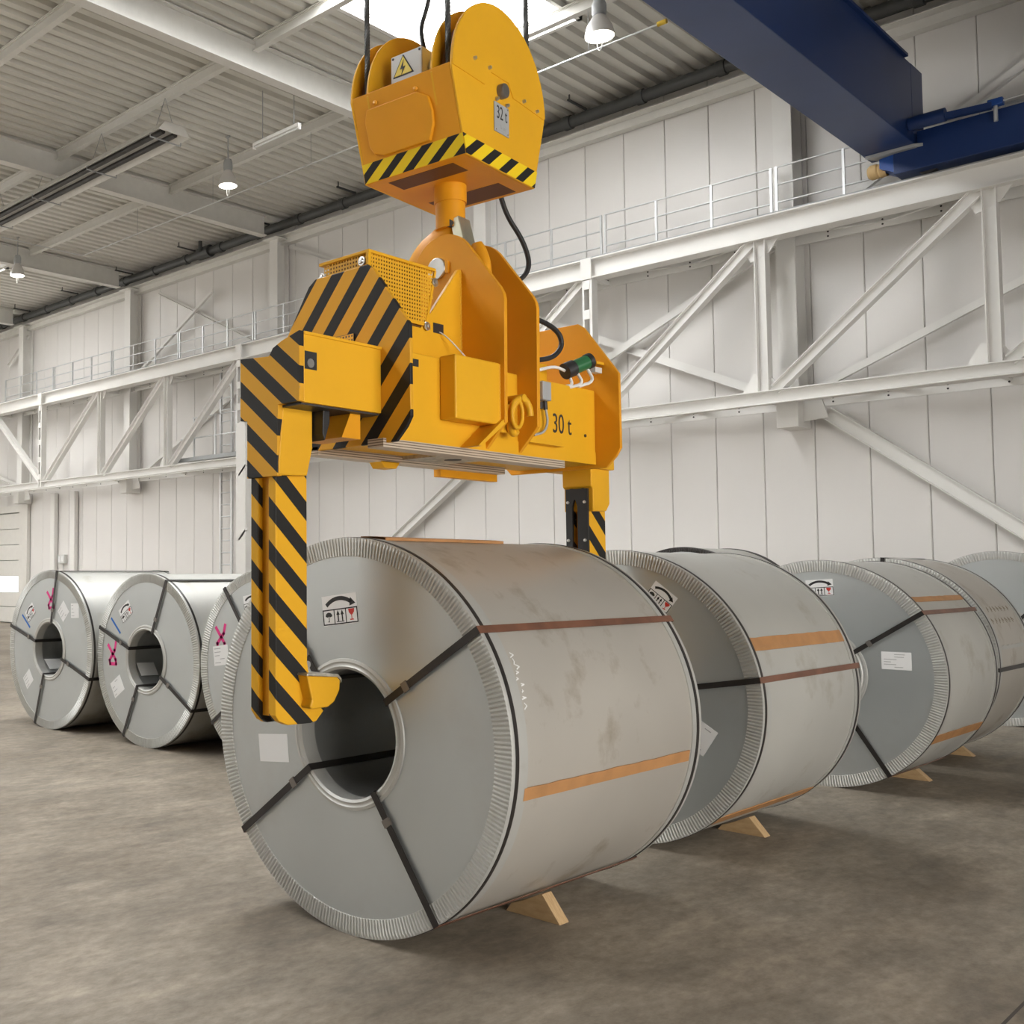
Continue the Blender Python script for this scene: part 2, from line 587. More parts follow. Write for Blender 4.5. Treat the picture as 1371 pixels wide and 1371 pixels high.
# unseen side walls; their glowing panes are added to light the hall
def wall_with_hole(name, axis, a, b, lo, hi, h0, h1, z0, z1):
    """wall between planes a..b across AXIS, from lo..hi, with one opening h0..h1 by z0..z1"""
    m = MB()
    for u0, u1, w0, w1 in ((lo, h0, 0, 10.5), (h1, hi, 0, 10.5), (h0, h1, 0, z0), (h0, h1, z1, 10.5)):
        if u1 - u0 < 1e-4 or w1 - w0 < 1e-4:
            continue
        if axis == 'x':
            m.box(a, b, u0, u1, w0, w1)
        else:
            m.box(u0, u1, a, b, w0, w1)
    return build(name, m, 'concrete' if name in ('wall_right', 'wall_front') else 'white', kind='structure')
def window(name, axis, a, h0, h1, z0, z1, n, mat):
    fr = MB()
    t = 0.10
    pieces = []
    for i in range(n + 1):
        u = h0 + (h1 - h0) * i / n
        pieces.append((u - t / 2, u + t / 2, z0, z1))
    pieces += [(h0, h1, z0, z0 + t), (h0, h1, z1 - t, z1), (h0, h1, (z0 + z1) / 2 - t / 2, (z0 + z1) / 2 + t / 2)]
    for u0, u1, w0, w1 in pieces:
        if axis == 'x':
            fr.box(a - .06, a + .06, u0, u1, w0, w1)
        else:
            fr.box(u0, u1, a - .06, a + .06, w0, w1)
    o = build(name, fr, 'grey', kind='structure')
    for i in range(n):
        u0, u1 = h0 + (h1 - h0) * i / n, h0 + (h1 - h0) * (i + 1) / n
        p = MB()
        if axis == 'x':
            p.box(a - .012, a + .012, u0 + t / 2, u1 - t / 2, z0 + t, z1 - t)
        else:
            p.box(u0 + t / 2, u1 - t / 2, a - .012, a + .012, z0 + t, z1 - t)
        build('pane', p, mat, o)
    return o
wall_with_hole('wall_right', 'x', XR, XR + .3, YN, YW, -1.5, 7.5, 0.3, 4.6)
window('window_1', 'x', XR + .15, -1.5, 7.5, 0.3, 4.6, 6, 'fillpane_near')  # unseen glowing opening, placed to light the grab from the right
wall_with_hole('wall_front', 'y', YN - .3, YN, XL, XR, -34.0, -12.0, 2.2, 7.8)
window('window_2', 'y', YN - .15, -34.0, -12.0, 2.2, 7.8, 10, 'fillpane')  # unseen panes, added so the back wall brightens towards the left
wall_with_hole('wall_left', 'x', XL - .3, XL, YN, YW, -8.0, 13.0, 1.0, 7.0)
window('window_6', 'x', XL - .15, -8.0, 13.0, 1.0, 7.0, 8, 'fillpane')  # more added panes out of view, lighting the left end

# roof: trapezoidal deck sheets, cut where the roof lights sit
SKY = [(-28.7, -26.4), (-10.8, -8.5)]
SY = [(-9.0, 14.25)]
ceil = build('ceiling', MB().box(XL - .3, XR + .3, YN - .3, YW + .35, 10.5, 10.6), 'backing', kind='structure')
def deck_mesh(w, y0, y1):
    n = max(1, round(w / 0.2875))
    pr = []
    p = w / n
    for i in range(n):
        a = -w / 2 + i * p
        pr += [(a, ZR + .075), (a + .30 * p, ZR + .075), (a + .42 * p, ZR), (a + .88 * p, ZR)]
    pr.append((w / 2, ZR + .075))
    m = MB()
    k = len(pr)
    vs = [(px, y0, pz) for px, pz in pr] + [(px, y1, pz) for px, pz in pr]
    m.add(vs, [(i, i + 1, k + i + 1, k + i) for i in range(k - 1)])
    return m
cuts = sorted([XL, XR] + [v for s in SKY for v in s])
cache = {}
for a, b in zip(cuts[:-1], cuts[1:]):
    isky = (a, b) in SKY
    n = max(1, round((b - a) / 1.15))
    w = (b - a) / n
    for i in range(n):
        for y0, y1 in ([(YN, SY[0][0]), (SY[0][1], YW)] if isky else [(YN, YW)]):
            key = (round(w, 4), y0, y1)
            if key not in cache:
                o = build('deck_sheet', deck_mesh(w, y0, y1), 'deck', ceil, fix=False)
                cache[key] = o.data
            else:
                o = bpy.data.objects.new('deck_sheet', cache[key])
                link(o, ceil)
            o.location = (a + w * (i + .5), 0, 0)
for k, (a, b) in enumerate(SKY):
    y0, y1 = SY[0]
    fr = MB()
    t = .07
    fr.box(a, a + t, y0, y1, ZR - .02, ZR + .36).box(b - t, b, y0, y1, ZR - .02, ZR + .36)
    fr.box(a, b, y0, y0 + t, ZR - .02, ZR + .36).box(a, b, y1 - t, y1, ZR - .02, ZR + .36)
    o = build('window_%d' % (k + 3), fr, 'white', kind='structure')
    nn = 8
    for i in range(nn):
        u0, u1 = y0 + t + (y1 - y0 - 2 * t) * i / nn, y0 + t + (y1 - y0 - 2 * t) * (i + 1) / nn
        build('pane', MB().box(a + t, b - t, u0 + .015, u1 - .015, ZR + .17, ZR + .19), 'skypane', o)

# roof beams across the hall and purlins along it
COLX = [-30.45, -24.45, -18.38, -12.40, -6.66, -0.70, 5.25]
words_beam = ['farthest left, beyond the small far lamp', 'over the far left column', 'behind the radiant heater', 'brightly lit beside the roof light', 'behind the blue crane', 'above the foreground', 'farthest right']
for i, x in enumerate(COLX):
    m = MB().ibeam((x, YN, 9.85), (x, 16.60, 9.85), 0.50, 0.20, 0.02, 0.014).box(x - .10, x + .10, 16.60, YW - .02, 10.0, 10.1)
    build('roof_beam', m, 'beam', base=(x, YW - .05, 9.6), label='grey steel roof beam, ' + words_beam[i], cat='beam', group='roof beams across the hall')
PY = [(-9.0, 'farthest behind the camera'), (-6.17, 'second behind the camera'), (-3.33, 'third behind the camera'), (-0.5, 'above the camera'), (2.33, 'over the near floor'), (5.2, 'over the coil grab'), (8.08, 'farthest from the white wall in view'), (10.92, 'second from the white wall, above the heater'), (13.75, 'nearest the white wall, below the roof light end')]
for y, wd in PY:
    m = MB()
    for a, b in zip([XL] + COLX, COLX + [XR]):
        m.ibeam((a + .11, y, ZR - .11), (b - .11, y, ZR - .11), 0.20, 0.11, 0.012, 0.01)
    m.box(XL + .2, XR - .2, y - .03, y + .03, ZR - .035, ZR - .005)
    build('purlin', m, 'beam', base=(-10, y, ZR), label='grey steel purlin under the roof deck, ' + wd, cat='purlin', group='purlins under the roof deck')

# wall columns
cw = ['leftmost, at the end of the wall', 'second from the left, behind the left truss', 'behind the white support column', 'hidden behind the coil grab', 'beside the blue crane']
for i, x in enumerate(COLX[:5]):
    c = thing('wall_column', 'white steel column on the back wall, ' + cw[i], 'column', (x, 17.05, 3.9), 'columns on the back wall')
    build('shaft', MB().ibeam((x, 17.09, 3.95), (x, 17.09, 9.58), 0.38, 0.28, 0.025, 0.016, up=(0, 1, 0)), 'white', c)
    build('foot_bracket', MB().box(x - .16, x + .16, 16.80, 17.28, 3.86, 4.28), 'white', c, bevel=.006)
    build('gusset', MB().prism([(x + .16, 3.95), (x + .52, 3.98), (x + .42, 4.30), (x + .16, 4.30)], 'y', 17.0, 17.02), 'white', c)
    build('head_plate', MB().box(x - .24, x + .24, 16.75, 17.28, 9.58, 9.60), 'white', c)

# gate at the far left
g = thing('door_1', None, None, (-32.0, 17.2, 0), kind='structure')
build('frame', MB().box(-33.85, -30.78, 17.20, 17.30, 3.62, 3.84).box(-30.92, -30.40, 17.18, 17.30, 0, 3.84), 'gate', g)
zz = 0.03
for i in range(6):
    h = 0.515
    if i == 1:
        build('slat', MB().box(-33.8, -30.92, 17.24, 17.29, zz, zz + .45), 'gate', g, bevel=.008)
        build('window_band', MB().box(-33.8, -30.92, 17.25, 17.285, zz + .47, zz + .98), 'gatewin', g)
        zz += 1.0
        continue
    build('slat', MB().box(-33.8, -30.92, 17.24, 17.29, zz, zz + h - .02), 'gate', g, bevel=.008)
    zz += h

# ================================================================== STEEL COILS
def coil(label, X, Y0, Y1, R, r=0.30, straps=(), shell='shell', flutes=280, ring='ring', full=True, odmat='strap_lit', band=True, facemat='face', ringw=.085):
    c = thing('steel_coil', label, 'steel coil', (X, (Y0 + Y1) / 2, 0), 'galvanised steel coils standing on the floor')
    P = lambda rad, t, y: Vector((X + rad * math.cos(t), y, R + rad * math.sin(t)))
    D = (0, 1, 0)
    C = (X, 0, R)
    n = 144
    build('wrap', MB().lathe([(R - .004, Y0 + .012), (R - .004, Y1 - .012)], C, D, n), shell, c, smooth=.6)
    build('end_sheet', MB().lathe([(r, Y0 + .012), (R - .002, Y0 + .012)], C, D, n), facemat, c, smooth=.6)
    build('end_sheet', MB().lathe([(r, Y1 - .012), (R - .002, Y1 - .012)], C, D, 64), facemat, c, smooth=.6)
    build('bore_sheet', MB().lathe([(r, Y0 + .012), (r, Y1 - .012)], C, D, 96), 'bore', c, smooth=.6)
    # edge guards: fluted flange on the end, smooth flange on the wrap
    m = MB()
    K = flutes * 4
    prof = []
    for i in range(K):
        t = 2 * pi * i / K
        up = (i % 4) in (0, 1)
        h = 0.0 if up else 0.0065
        prof.append([(R - ringw, Y0 + .0118), (R - ringw + .002, Y0 + .004 + h), (R - .018, Y0 + h), (R + .001, Y0 + .004 + h * .3), (R + .0025, Y0 + .016), (R + .0015, Y0 + .115), (R - .004, Y0 + .1155)])
    k = len(prof[0])
    vs, fs = [], []
    for i in range(K):
        t = 2 * pi * i / K
        vs += [P(a, t, y) for a, y in prof[i]]
    for i in range(K):
        j = (i + 1) % K
        for q in range(k - 1):
            fs.append((i * k + q, i * k + q + 1, j * k + q + 1, j * k + q))
    m.add(vs, fs)
    build('edge_guard', m, ring, c)
    build('edge_guard', MB().lathe([(R - .10, Y1 - .0118), (R - .10, Y1 - .004), (R - .01, Y1), (R + .0025, Y1 - .012), (R + .0015, Y1 - .10), (R - .004, Y1 - .1005)], C, D, n), ring, c, smooth=.5)
    build('bore_guard', MB().lathe([(r + .045, Y0 + .0118), (r + .043, Y0 + .004), (r + .030, Y0 + .001), (r + .026, Y0 + .005), (r + .014, Y0 + .005), (r + .008, Y0 - .001), (r - .004, Y0 + .006), (r - .005, Y0 + .09), (r, Y0 + .0905)], C, D, 96), ring, c, smooth=.9)
    if band:
        for y in (Y0 + .028, Y1 - .062):
            build('band', MB().lathe([(R + .002, y), (R + .005, y), (R + .005, y + .022), (R + .002, y + .022), ], C, D, n, closed=True), 'strap', c, smooth=.5)
    # straps through the eye
    for a in straps:
        t = math.radians(a)
        er = Vector((math.cos(t), 0, math.sin(t)))
        et = Vector((-math.sin(t), 0, math.cos(t)))
        def sb(m, r0, r1, y0, y1, w):
            vs = []
            for y in (y0, y1):
                for rr, ww in ((r0, -w), (r1, -w), (r1, w), (r0, w)):
                    p = Vector((X, y, R)) + er * rr + et * ww
                    vs.append(p)
            return m.add(vs, [(3, 2, 1, 0), (4, 5, 6, 7), (0, 1, 5, 4), (1, 2, 6, 5), (2, 3, 7, 6), (3, 0, 4, 7)])
        m = MB()
        w = .0165
        sb(m, r - .008, R + .007, Y0 - .006, Y0 - .002, w)
        sb(m, r - .009, r - .006, Y0 - .006, Y1 + .006, w)
        if full:
            sb(m, r - .008, R + .007, Y1 + .002, Y1 + .006, w)
        st = build('strap', m, 'strap', c)
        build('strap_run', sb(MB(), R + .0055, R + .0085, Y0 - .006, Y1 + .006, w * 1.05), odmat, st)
        build('seal', sb(MB(), r + .12, r + .155, Y0 - .010, Y0 - .001, w * 1.35), 'seal', st)
    return c, P

def on_face(X, R, Y, cx, cz, rot):
    """frame on a coil's end: right, up, point maker"""
    q = math.radians(rot)
    rt = Vector((math.cos(q), 0, math.sin(q)))
    up = Vector((-math.sin(q), 0, math.cos(q)))
    o = Vector((X + cx, Y, R + cz))
    return rt, up, (lambda a, b, d=0: o + rt * a + up * b + Vector((0, -d, 0)))

def plate_on(m, F, a0, a1, b0, b1, d0, d1):
    vs = [F(a0, b0, d0), F(a1, b0, d0), F(a1, b1, d0), F(a0, b1, d0), F(a0, b0, d1), F(a1, b0, d1), F(a1, b1, d1), F(a0, b1, d1)]
    return m.add(vs, [(3, 2, 1, 0), (4, 5, 6, 7), (0, 1, 5, 4), (1, 2, 6, 5), (2, 3, 7, 6), (3, 0, 4, 7)])

def poly_on(m, F, poly, d0, d1):
    n = len(poly)
    vs = [F(a, b, d0) for a, b in poly] + [F(a, b, d1) for a, b in poly]
    fs = [tuple(range(n - 1, -1, -1)), tuple(range(n, 2 * n))] + [(i, (i + 1) % n, n + (i + 1) % n, n + i) for i in range(n)]
    return m.add(vs, fs)

def handling_sign(c, X, R, Y0, cx, cz, rot, w, h):
    """white sticker: curved arrow over umbrella, two arrows up and a red glass"""
    rt, up, F = on_face(X, R, Y0 + .0115, cx, cz, rot)
    st = build('handling_sticker', plate_on(MB(), F, -w / 2, w / 2, -h / 2, h / 2, 0, .001), 'paper', c)
    d0, d1 = .001, .0016
    u = w / 2
    # curved arrow
    m = MB()
    N = 14
    R0 = w * 0.62
    top = h * .40
    arc = []
    for i in range(N + 1):
        a = math.radians(128 - 72 * i / N)
        arc.append((a, i / N))
    outer = [(math.cos(a) * (R0 + .030 * w), top - R0 + math.sin(a) * (R0 + .030 * w)) for a, _ in arc]
    inner = [(math.cos(a) * (R0 - .055 * w), top - R0 + math.sin(a) * (R0 - .055 * w)) for a, _ in arc]
    for i in range(N):
        poly_on(m, F, [outer[i], inner[i], inner[i + 1], outer[i + 1]], d0, d1)
    ax, az = math.cos(math.radians(56)) * R0, top - R0 + math.sin(math.radians(56)) * R0
    poly_on(m, F, [(ax - .02 * w, az + .085 * w), (ax - .06 * w, az - .09 * w), (ax + .11 * w, az - .045 * w)], d0, d1)
    build('curved_arrow', m, 'ink', st)
    # frame with three fields
    b0, b1 = -h * .48, h * .04
    t = w * .012
    m = MB()
    for a in (-u * .97, -u * .33, u * .33, u * .97):
        plate_on(m, F, a - t, a + t, b0, b1, d0, d1)
    plate_on(m, F, -u * .97, u * .97, b0, b0 + 2 * t, d0, d1)
    plate_on(m, F, -u * .97, u * .97, b1 - 2 * t, b1, d0, d1)
    build('field_frame', m, 'ink', st)
    fh = b1 - b0
    # umbrella
    x0 = -u * .65
    m = MB()
    s = fh * .30
    dome = [(x0 + s * math.cos(math.radians(a)), b0 + fh * .56 + s * .85 * math.sin(math.radians(a))) for a in range(0, 181, 20)]
    poly_on(m, F, dome + [(x0 - s * .35, b0 + fh * .50), (x0, b0 + fh * .58), (x0 + s * .35, b0 + fh * .50)], d0, d1)
    plate_on(m, F, x0 - t * .7, x0 + t * .7, b0 + fh * .22, b0 + fh * .58, d0, d1)
    plate_on(m, F, x0 - s * .3, x0 + t * .7, b0 + fh * .19, b0 + fh * .25, d0, d1)
    build('umbrella_symbol', m, 'ink', st)
    # two arrows up
    m = MB()
    for x0 in (-u * .12, u * .12):
        plate_on(m, F, x0 - t * 1.5, x0 + t * 1.5, b0 + fh * .2, b0 + fh * .66, d0, d1)
        poly_on(m, F, [(x0 - t * 4, b0 + fh * .6), (x0 + t * 4, b0 + fh * .6), (x0, b0 + fh * .9)], d0, d1)
    plate_on(m, F, -u * .22, u * .22, b0 + fh * .14, b0 + fh * .19, d0, d1)
    build('up_arrows_symbol', m, 'ink', st)
    # red glass
    m = MB()
    x0 = u * .65
    g = fh * .26
    poly_on(m, F, [(x0 - g, b0 + fh * .9), (x0 - g * .85, b0 + fh * .68), (x0 - g * .25, b0 + fh * .52), (x0 + g * .25, b0 + fh * .52), (x0 + g * .85, b0 + fh * .68), (x0 + g, b0 + fh * .9)], d0, d1)
    plate_on(m, F, x0 - t * .8, x0 + t * .8, b0 + fh * .24, b0 + fh * .55, d0, d1)
    plate_on(m, F, x0 - g * .6, x0 + g * .6, b0 + fh * .18, b0 + fh * .25, d0, d1)
    build('glass_symbol', m, 'red', st)
    return st

def paper_tag(c, X, R, Y0, cx, cz, rot, w, h, lines=5):
    rt, up, F = on_face(X, R, Y0 + .0115, cx, cz, rot)
    st = build('paper_label', plate_on(MB(), F, -w / 2, w / 2, -h / 2, h / 2, 0, .0012), 'paper', c)
    if lines:
        m = MB()
        rr = random.Random(int(abs(cx * 1000 + cz * 777 + X * 31)))
        for i in range(lines):
            b = h * (.36 - .72 * i / max(1, lines - 1))
            a0 = -w * .42 + (w * .35 if rr.random() < .3 else 0)
            a1 = a0 + w * rr.uniform(.2, .45)
            plate_on(m, F, a0, a1, b - h * .018, b + h * .018, .0012, .0017)
        o = build('printed_lines', m, 'greyink', st)
    return st

def scrawl(c, X, R, Y0, cx, cz, rot, s, mat='pink'):
    """marker pen cross with a closed foot"""
    rt, up, F = on_face(X, R, Y0 + .0115, cx, cz, rot)
    pts = [(-.45, .6), (.35, -.45), (.40, -.75), (-.35, -.7), (-.40, -.45), (.30, .2), (.5, .75)]
    m = MB().ribbon([F(a * s, b * s) for a, b in pts], s * .24, (0, -1, 0), .001)
    return build('marker_cross', m, mat, c)

def blue_tick(c, X, R, Y0, cx, cz, rot, ln):
    rt, up, F = on_face(X, R, Y0 + .0115, cx, cz, rot)
    return build('marker_stroke', MB().ribbon([F(-ln / 2, 0), F(ln / 2, 0)], .022, (0, -1, 0), .001), 'bluem', c)

def wrap_strip(c, X, R, a0, a1, y0, y1, mat, name, lift=.003, ragged=0.0, seed=1):
    """thin sheet lying on the wrap between two angles"""
    rr = random.Random(seed)
    n = 16
    m = MB()
    vs, fs = [], []
    for i in range(n + 1):
        y = y0 + (y1 - y0) * i / n
        b0, b1 = a0 + ragged * rr.uniform(-1, 1) * .3, a1 + ragged * rr.uniform(-1, 1)
        for j in range(4):
            t = math.radians(b0 + (b1 - b0) * j / 3)
            for L in (lift, -.002):
                vs.append((X + (R + L) * math.cos(t), y, R + (R + L) * math.sin(t)))
    for i in range(n):
        for j in range(3):
            a = i * 8 + j * 2
            fs.append((a, a + 2, a + 10, a + 8))
        fs.append((i * 8, i * 8 + 8, i * 8 + 9, i * 8 + 1))
        fs.append((i * 8 + 6, i * 8 + 7, i * 8 + 15, i * 8 + 14))
    m.add(vs, fs)
    return build(name, m, mat, c)

# -- the foreground row, front to back
X1, R1, A1, B1 = -3.41, .90, 3.584, 5.20
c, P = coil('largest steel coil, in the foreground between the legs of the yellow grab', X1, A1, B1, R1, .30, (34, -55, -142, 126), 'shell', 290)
handling_sign(c, X1, R1, A1, -.045, .568, 7, .225, .14)
paper_tag(c, X1, R1, A1, -.502, -.125, 6, .21, .135, 0)
wrap_strip(c, X1, R1, -11.5, -8.2, A1 + .10, B1 - .12, 'kraft', 'kraft_tape', .003, .15, 3)
wrap_strip(c, X1, R1, 82, 92, A1 + .14, B1 - .55, 'kraft', 'kraft_tape', .012, .2, 4)
# chalk writing near the edge of the wrap
m = MB()
rr = random.Random(5)
for i in range(9):
    a = math.radians(27 - i * 1.7)
    y = A1 + .14 + rr.uniform(-.012, .012)
    a2 = a - math.radians(rr.uniform(.4, 1.6))
    m.ribbon([P(R1 - .003, a, y), P(R1 - .003, (a + a2) / 2, y + rr.uniform(.004, .022)), P(R1 - .003, a2, y - rr.uniform(0, .008))], .005, (math.cos(a), 0, math.sin(a)), .0016)
build('chalk_writing', m, 'chalk', c, kind='stuff')

X2, R2, A2, B2 = -3.455, .888, 6.03, 7.50
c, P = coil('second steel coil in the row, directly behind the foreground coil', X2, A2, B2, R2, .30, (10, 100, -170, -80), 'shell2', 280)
handling_sign(c, X2, R2, A2, .305, .605, -38, .17, .12)
paper_tag(c, X2, R2, A2, .53, -.20, -32, .13, .17, 5)
wrap_strip(c, X2, R2, 20.5, 25.5, A2 + .04, B2 - .10, 'kraft', 'kraft_tape', .004, .2, 6)
wrap_strip(c, X2, R2, -52, -47, A2 + .05, B2 - .05, 'kraft', 'kraft_tape', .004, .2, 7)

X3, R3, A3, B3 = -3.30, .867, 8.78, 10.06
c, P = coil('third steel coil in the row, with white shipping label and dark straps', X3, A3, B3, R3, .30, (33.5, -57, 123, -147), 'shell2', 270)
paper_tag(c, X3, R3, A3, .54, .122, 0, .20, .13, 6)
handling_sign(c, X3, R3, A3, .02, .655, 4, .2, .13)
wrap_strip(c, X3, R3, 40, 43, A3 + .04, B3 - .06, 'kraft', 'kraft_tape', .004, .15, 8)
wrap_strip(c, X3, R3, -33, -28, A3 + .05, B3 - .05, 'kraft', 'kraft_tape', .004, .2, 9)

X4, R4, A4, B4 = -3.40, .884, 10.42, 11.50
c, P = coil('fourth steel coil in the row, narrow and stained, behind the labelled coil', X4, A4, B4, R4, .30, (-3, 87, 177, -93), 'shell', 220, odmat='strap')
wrap_strip(c, X4, R4, 7.5, 9.5, A4 + .12, B4 - .12, 'ring', 'wrap_seam', .004, .3, 10)
m = MB()
for i in range(14):      # stencilled figures, weathered
    a0 = math.radians(22 + 7 * (i % 2))
    y = A4 + .18 + .05 * i
    m.ribbon([P(R4 - .003, a0, y), P(R4 - .003, a0 + .045, y + rr.uniform(-.02, .02)), P(R4 - .003, a0 + .02, y + .03)], .010, (math.cos(a0), 0, math.sin(a0)), .0012)
build('stencil_writing', m, plain('faded_stencil', (0.30, 0.25, 0.18), 0.7), c, kind='stuff')

X5, R5, A5, B5 = -3.28, .935, 13.65, 15.1
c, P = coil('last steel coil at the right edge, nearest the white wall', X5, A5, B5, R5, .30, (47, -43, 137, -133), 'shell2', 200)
paper_tag(c, X5, R5, A5, .55, .34, -8, .16, .16, 4)
c, P = coil('hidden steel coil, only its dark rim shows above the second coil', -5.87, 11.75, 12.95, .966, .30, (), 'shell2', 200, ring='strap', facemat='face', ringw=.05)

# -- the left row, side by side
LX, LR, LY = [-9.91, -8.25, -6.588], [.833, .817, .835], [5.87, 5.93, 5.94]
LS = [(79, 164.5, -18, -108), (66, 160, -30, -115), (-143, -53, 37, 127)]
LN = ['leftmost coil of the left row, with two white tags and a pink cross', 'middle coil of the left row, pink cross left of its bore', 'right coil of the left row, partly hidden by the foreground coil']
for i in range(3):
    X, R, Y = LX[i], LR[i], LY[i]
    c, P = coil(LN[i], X, Y, Y + 1.45, R, .285, LS[i], 'shell2', 230, odmat='strap')
    if i == 0:
        handling_sign(c, X, R, Y, -.40, .375, 38, .19, .14)
        blue_tick(c, X, R, Y, -.49, .28, -38, .20)
        scrawl(c, X, R, Y, .02, .53, 8, .13)
        paper_tag(c, X, R, Y, .275, .405, 45, .16, .16, 4)
        paper_tag(c, X, R, Y, .50, .42, 2, .15, .15, 4)
        paper_tag(c, X, R, Y, -.43, -.345, 40, .17, .15, 4)
    elif i == 1:
        handling_sign(c, X, R, Y, -.335, .445, 34, .20, .15)
        blue_tick(c, X, R, Y, -.505, .305, -42, .20)
        scrawl(c, X, R, Y, -.56, .03, 6, .14)
        paper_tag(c, X, R, Y, -.47, -.285, 33, .19, .16, 4)
    else:
        handling_sign(c, X, R, Y, -.16, .548, 10, .20, .15)
        scrawl(c, X, R, Y, -.565, .25, 4, .13)
        paper_tag(c, X, R, Y, -.563, .088, 8, .20, .17, 5)
    # the coil card lying inside the bore
    if i < 2:
        a0 = math.radians(-140 if i == 0 else -156)
        m = MB()
        vs = []
        for rr_, L in ((.285 - .004, 0), (.285 - .008, 1)):
            for t, y in ((-.24, .10), (.24, .12), (.26, .32), (-.22, .30)):
                tt = a0 + t
                vs.append((X + rr_ * math.cos(tt), Y + y, R + rr_ * math.sin(tt)))
        m.add(vs, [(0, 1, 2, 3), (7, 6, 5, 4), (0, 4, 5, 1), (1, 5, 6, 2), (2, 6, 7, 3), (3, 7, 4, 0)])
        build('paper_label', m, 'paper', c)

# -- wooden wedges under the row
def wedge(label, X, R, y, xt, xl=-.30, w=.078):
    """triangular chock: toe under the coil, sloping outer face"""
    z_at = lambda xx: R - math.sqrt(max(0, (R + .008) ** 2 - (xx - X) ** 2))
    top = xt - .115
    zt = z_at(top)
    xa = xt + xl
    prof = [(xa, 0.0)]
    za = z_at(xa)
    for k in range(1, 7):
        xx = xa + (top - xa) * k / 6
        prof.append((xx, max(.004, z_at(xx) - .004)))
    prof += [(top + .02, zt + .002), (xt, 0.0)]
    return build('wooden_wedge', MB().prism(prof, 'y', y, y + w), 'wood', base=(xt - .1, y, 0), label=label, cat='wedge', group='pine wedges chocking the coils', bevel=.002)
wedge('pine wedge under the largest, foreground coil', X1, R1, 4.41, -2.83)
wedge('pine wedge under the second coil of the row', X2, R2, 6.80, -2.90)
wedge('pine wedge under the third coil, the one with the white label', X3, R3, 9.58, -2.80)
wedge('small pine wedge under the fourth, narrow stained coil', X4, R4, 11.16, -2.91)

# ================================================================== COIL GRAB
GX, GY = -3.427, 4.50
G = thing('coil_grab', 'yellow coil grab with black striped legs, hanging from the crane hook', 'coil grab', (GX, GY, 2.2))
XS = -3.174                     # near side of the main beam
XU = -3.31                      # near side of the upper box
# main beam
bm_ = build('main_beam', MB().box(-3.68, XS, 3.62, 5.38, 2.245, 2.665), 'yellow', G, bevel=.006)
build('lower_band', MB().box(XS - .01, XS + .004, 3.63, 5.375, 2.245, 2.315), 'yellow', bm_)
build('bolt', MB().cyl((XS, 5.27, 2.40), (XS + .006, 5.27, 2.40), .009, 10), 'dark', bm_)
# upper box in front of the lug plates and the lower one behind
up = MB().box(-3.54, XU, 3.62, 4.35, 2.66, 2.84)
build('upper_box', up, 'yellow', G, bevel=.005)
build('gusset', MB().prism([(4.02, 2.835), (4.35, 2.835), (4.35, 3.19), (4.325, 3.185), (4.05, 2.865)], 'x', XU - .022, XU), 'yellow', G, bevel=.003)
build('cable_slot', MB().box(XU - .002, XU + .0015, 4.12, 4.20, 2.83, 2.88), 'black', G)
build('cable_slot', MB().box(XS - .002, XS + .0015, 3.80, 3.84, 2.60, 2.635), 'dark', G)
build('upper_box', MB().box(-3.54, XU, 4.66, 5.12, 2.66, 2.80), 'yellow', G, bevel=.005)
# end plates
def endpoly(e=0):
    return [(-3.829, 2.79), (-3.70, 2.98), (-3.66, 3.035), (-3.615, 3.064), (-3.275, 3.064), (-3.235, 3.035), (-3.025, 2.745), (-3.022, 2.33), (-3.05, 2.285), (-3.11, 2.225), (-3.74, 2.225), (-3.829, 2.32)]
build('end_plate', MB().prism(endpoly(), 'y', 3.60, 3.622), 'stripe_end', G, bevel=.004)
build('end_plate', MB().prism(endpoly(), 'y', 5.38, 5.402), 'yellow2', G, bevel=.004)
# perforated cover on the upper box: sheets with real holes
def perf_sheet(m, o, eu, ev, nu, nv, pitch, hole, inside=None, th=None):
    """sheet of cells pitch wide, each with a square opening; o corner, eu ev unit vectors"""
    o, eu, ev = Vector(o), Vector(eu), Vector(ev)
    g = (pitch - hole) / 2
    for i in range(nu):
        for j in range(nv):
            p = o + eu * pitch * i + ev * pitch * j
            q = [p, p + eu * pitch, p + eu * pitch + ev * pitch, p + ev * pitch]
            if inside and not inside(p + (eu + ev) * pitch / 2):
                continue
            h = [p + eu * g + ev * g, p + eu * (pitch - g) + ev * g, p + eu * (pitch - g) + ev * (pitch - g), p + eu * g + ev * (pitch - g)]
            m.add(q + h, [(0, 1, 5, 4), (1, 2, 6, 5), (2, 3, 7, 6), (3, 0, 4, 7)])
    return m
pc = MB()
ins = lambda p: (p.z < 3.15) and (p.z > 2.86 or True) and not (p.y > 4.06 + (p.z - 2.86) * .32)
perf_sheet(pc, (XU + .006, 3.65, 2.865), (0, 1, 0), (0, 0, 1), 25, 15, .0185, .0085, ins)
cov = build('perforated_cover', pc, 'perf', G, fix=False)
pf = MB()
perf_sheet(pf, (-3.60, 3.648, 2.99), (1, 0, 0), (0, 0, 1), 15, 8, .0185, .0085)
build('front_sheet', pf, 'perf', cov, fix=False)
build('cover_inside', MB().box(-3.58, XU - .012, 3.67, 4.04, 2.845, 3.13), plain('cover_inside', (0.16, 0.07, 0.01), 0.7), cov)
build('cover_rim', MB().box(-3.625, XU + .014, 3.635, 4.13, 3.135, 3.15).box(XU - .004, XU + .012, 3.635, 3.655, 2.85, 3.14).box(XU + .001, XU + .009, 3.66, 4.07, 2.85, 2.866), 'yellow', cov, bevel=.002)
build('cover_rim', MB().prism([(4.055, 2.866), (4.125, 3.14), (4.14, 3.14), (4.07, 2.866)], 'x', XU + .001, XU + .009), 'yellow', cov)
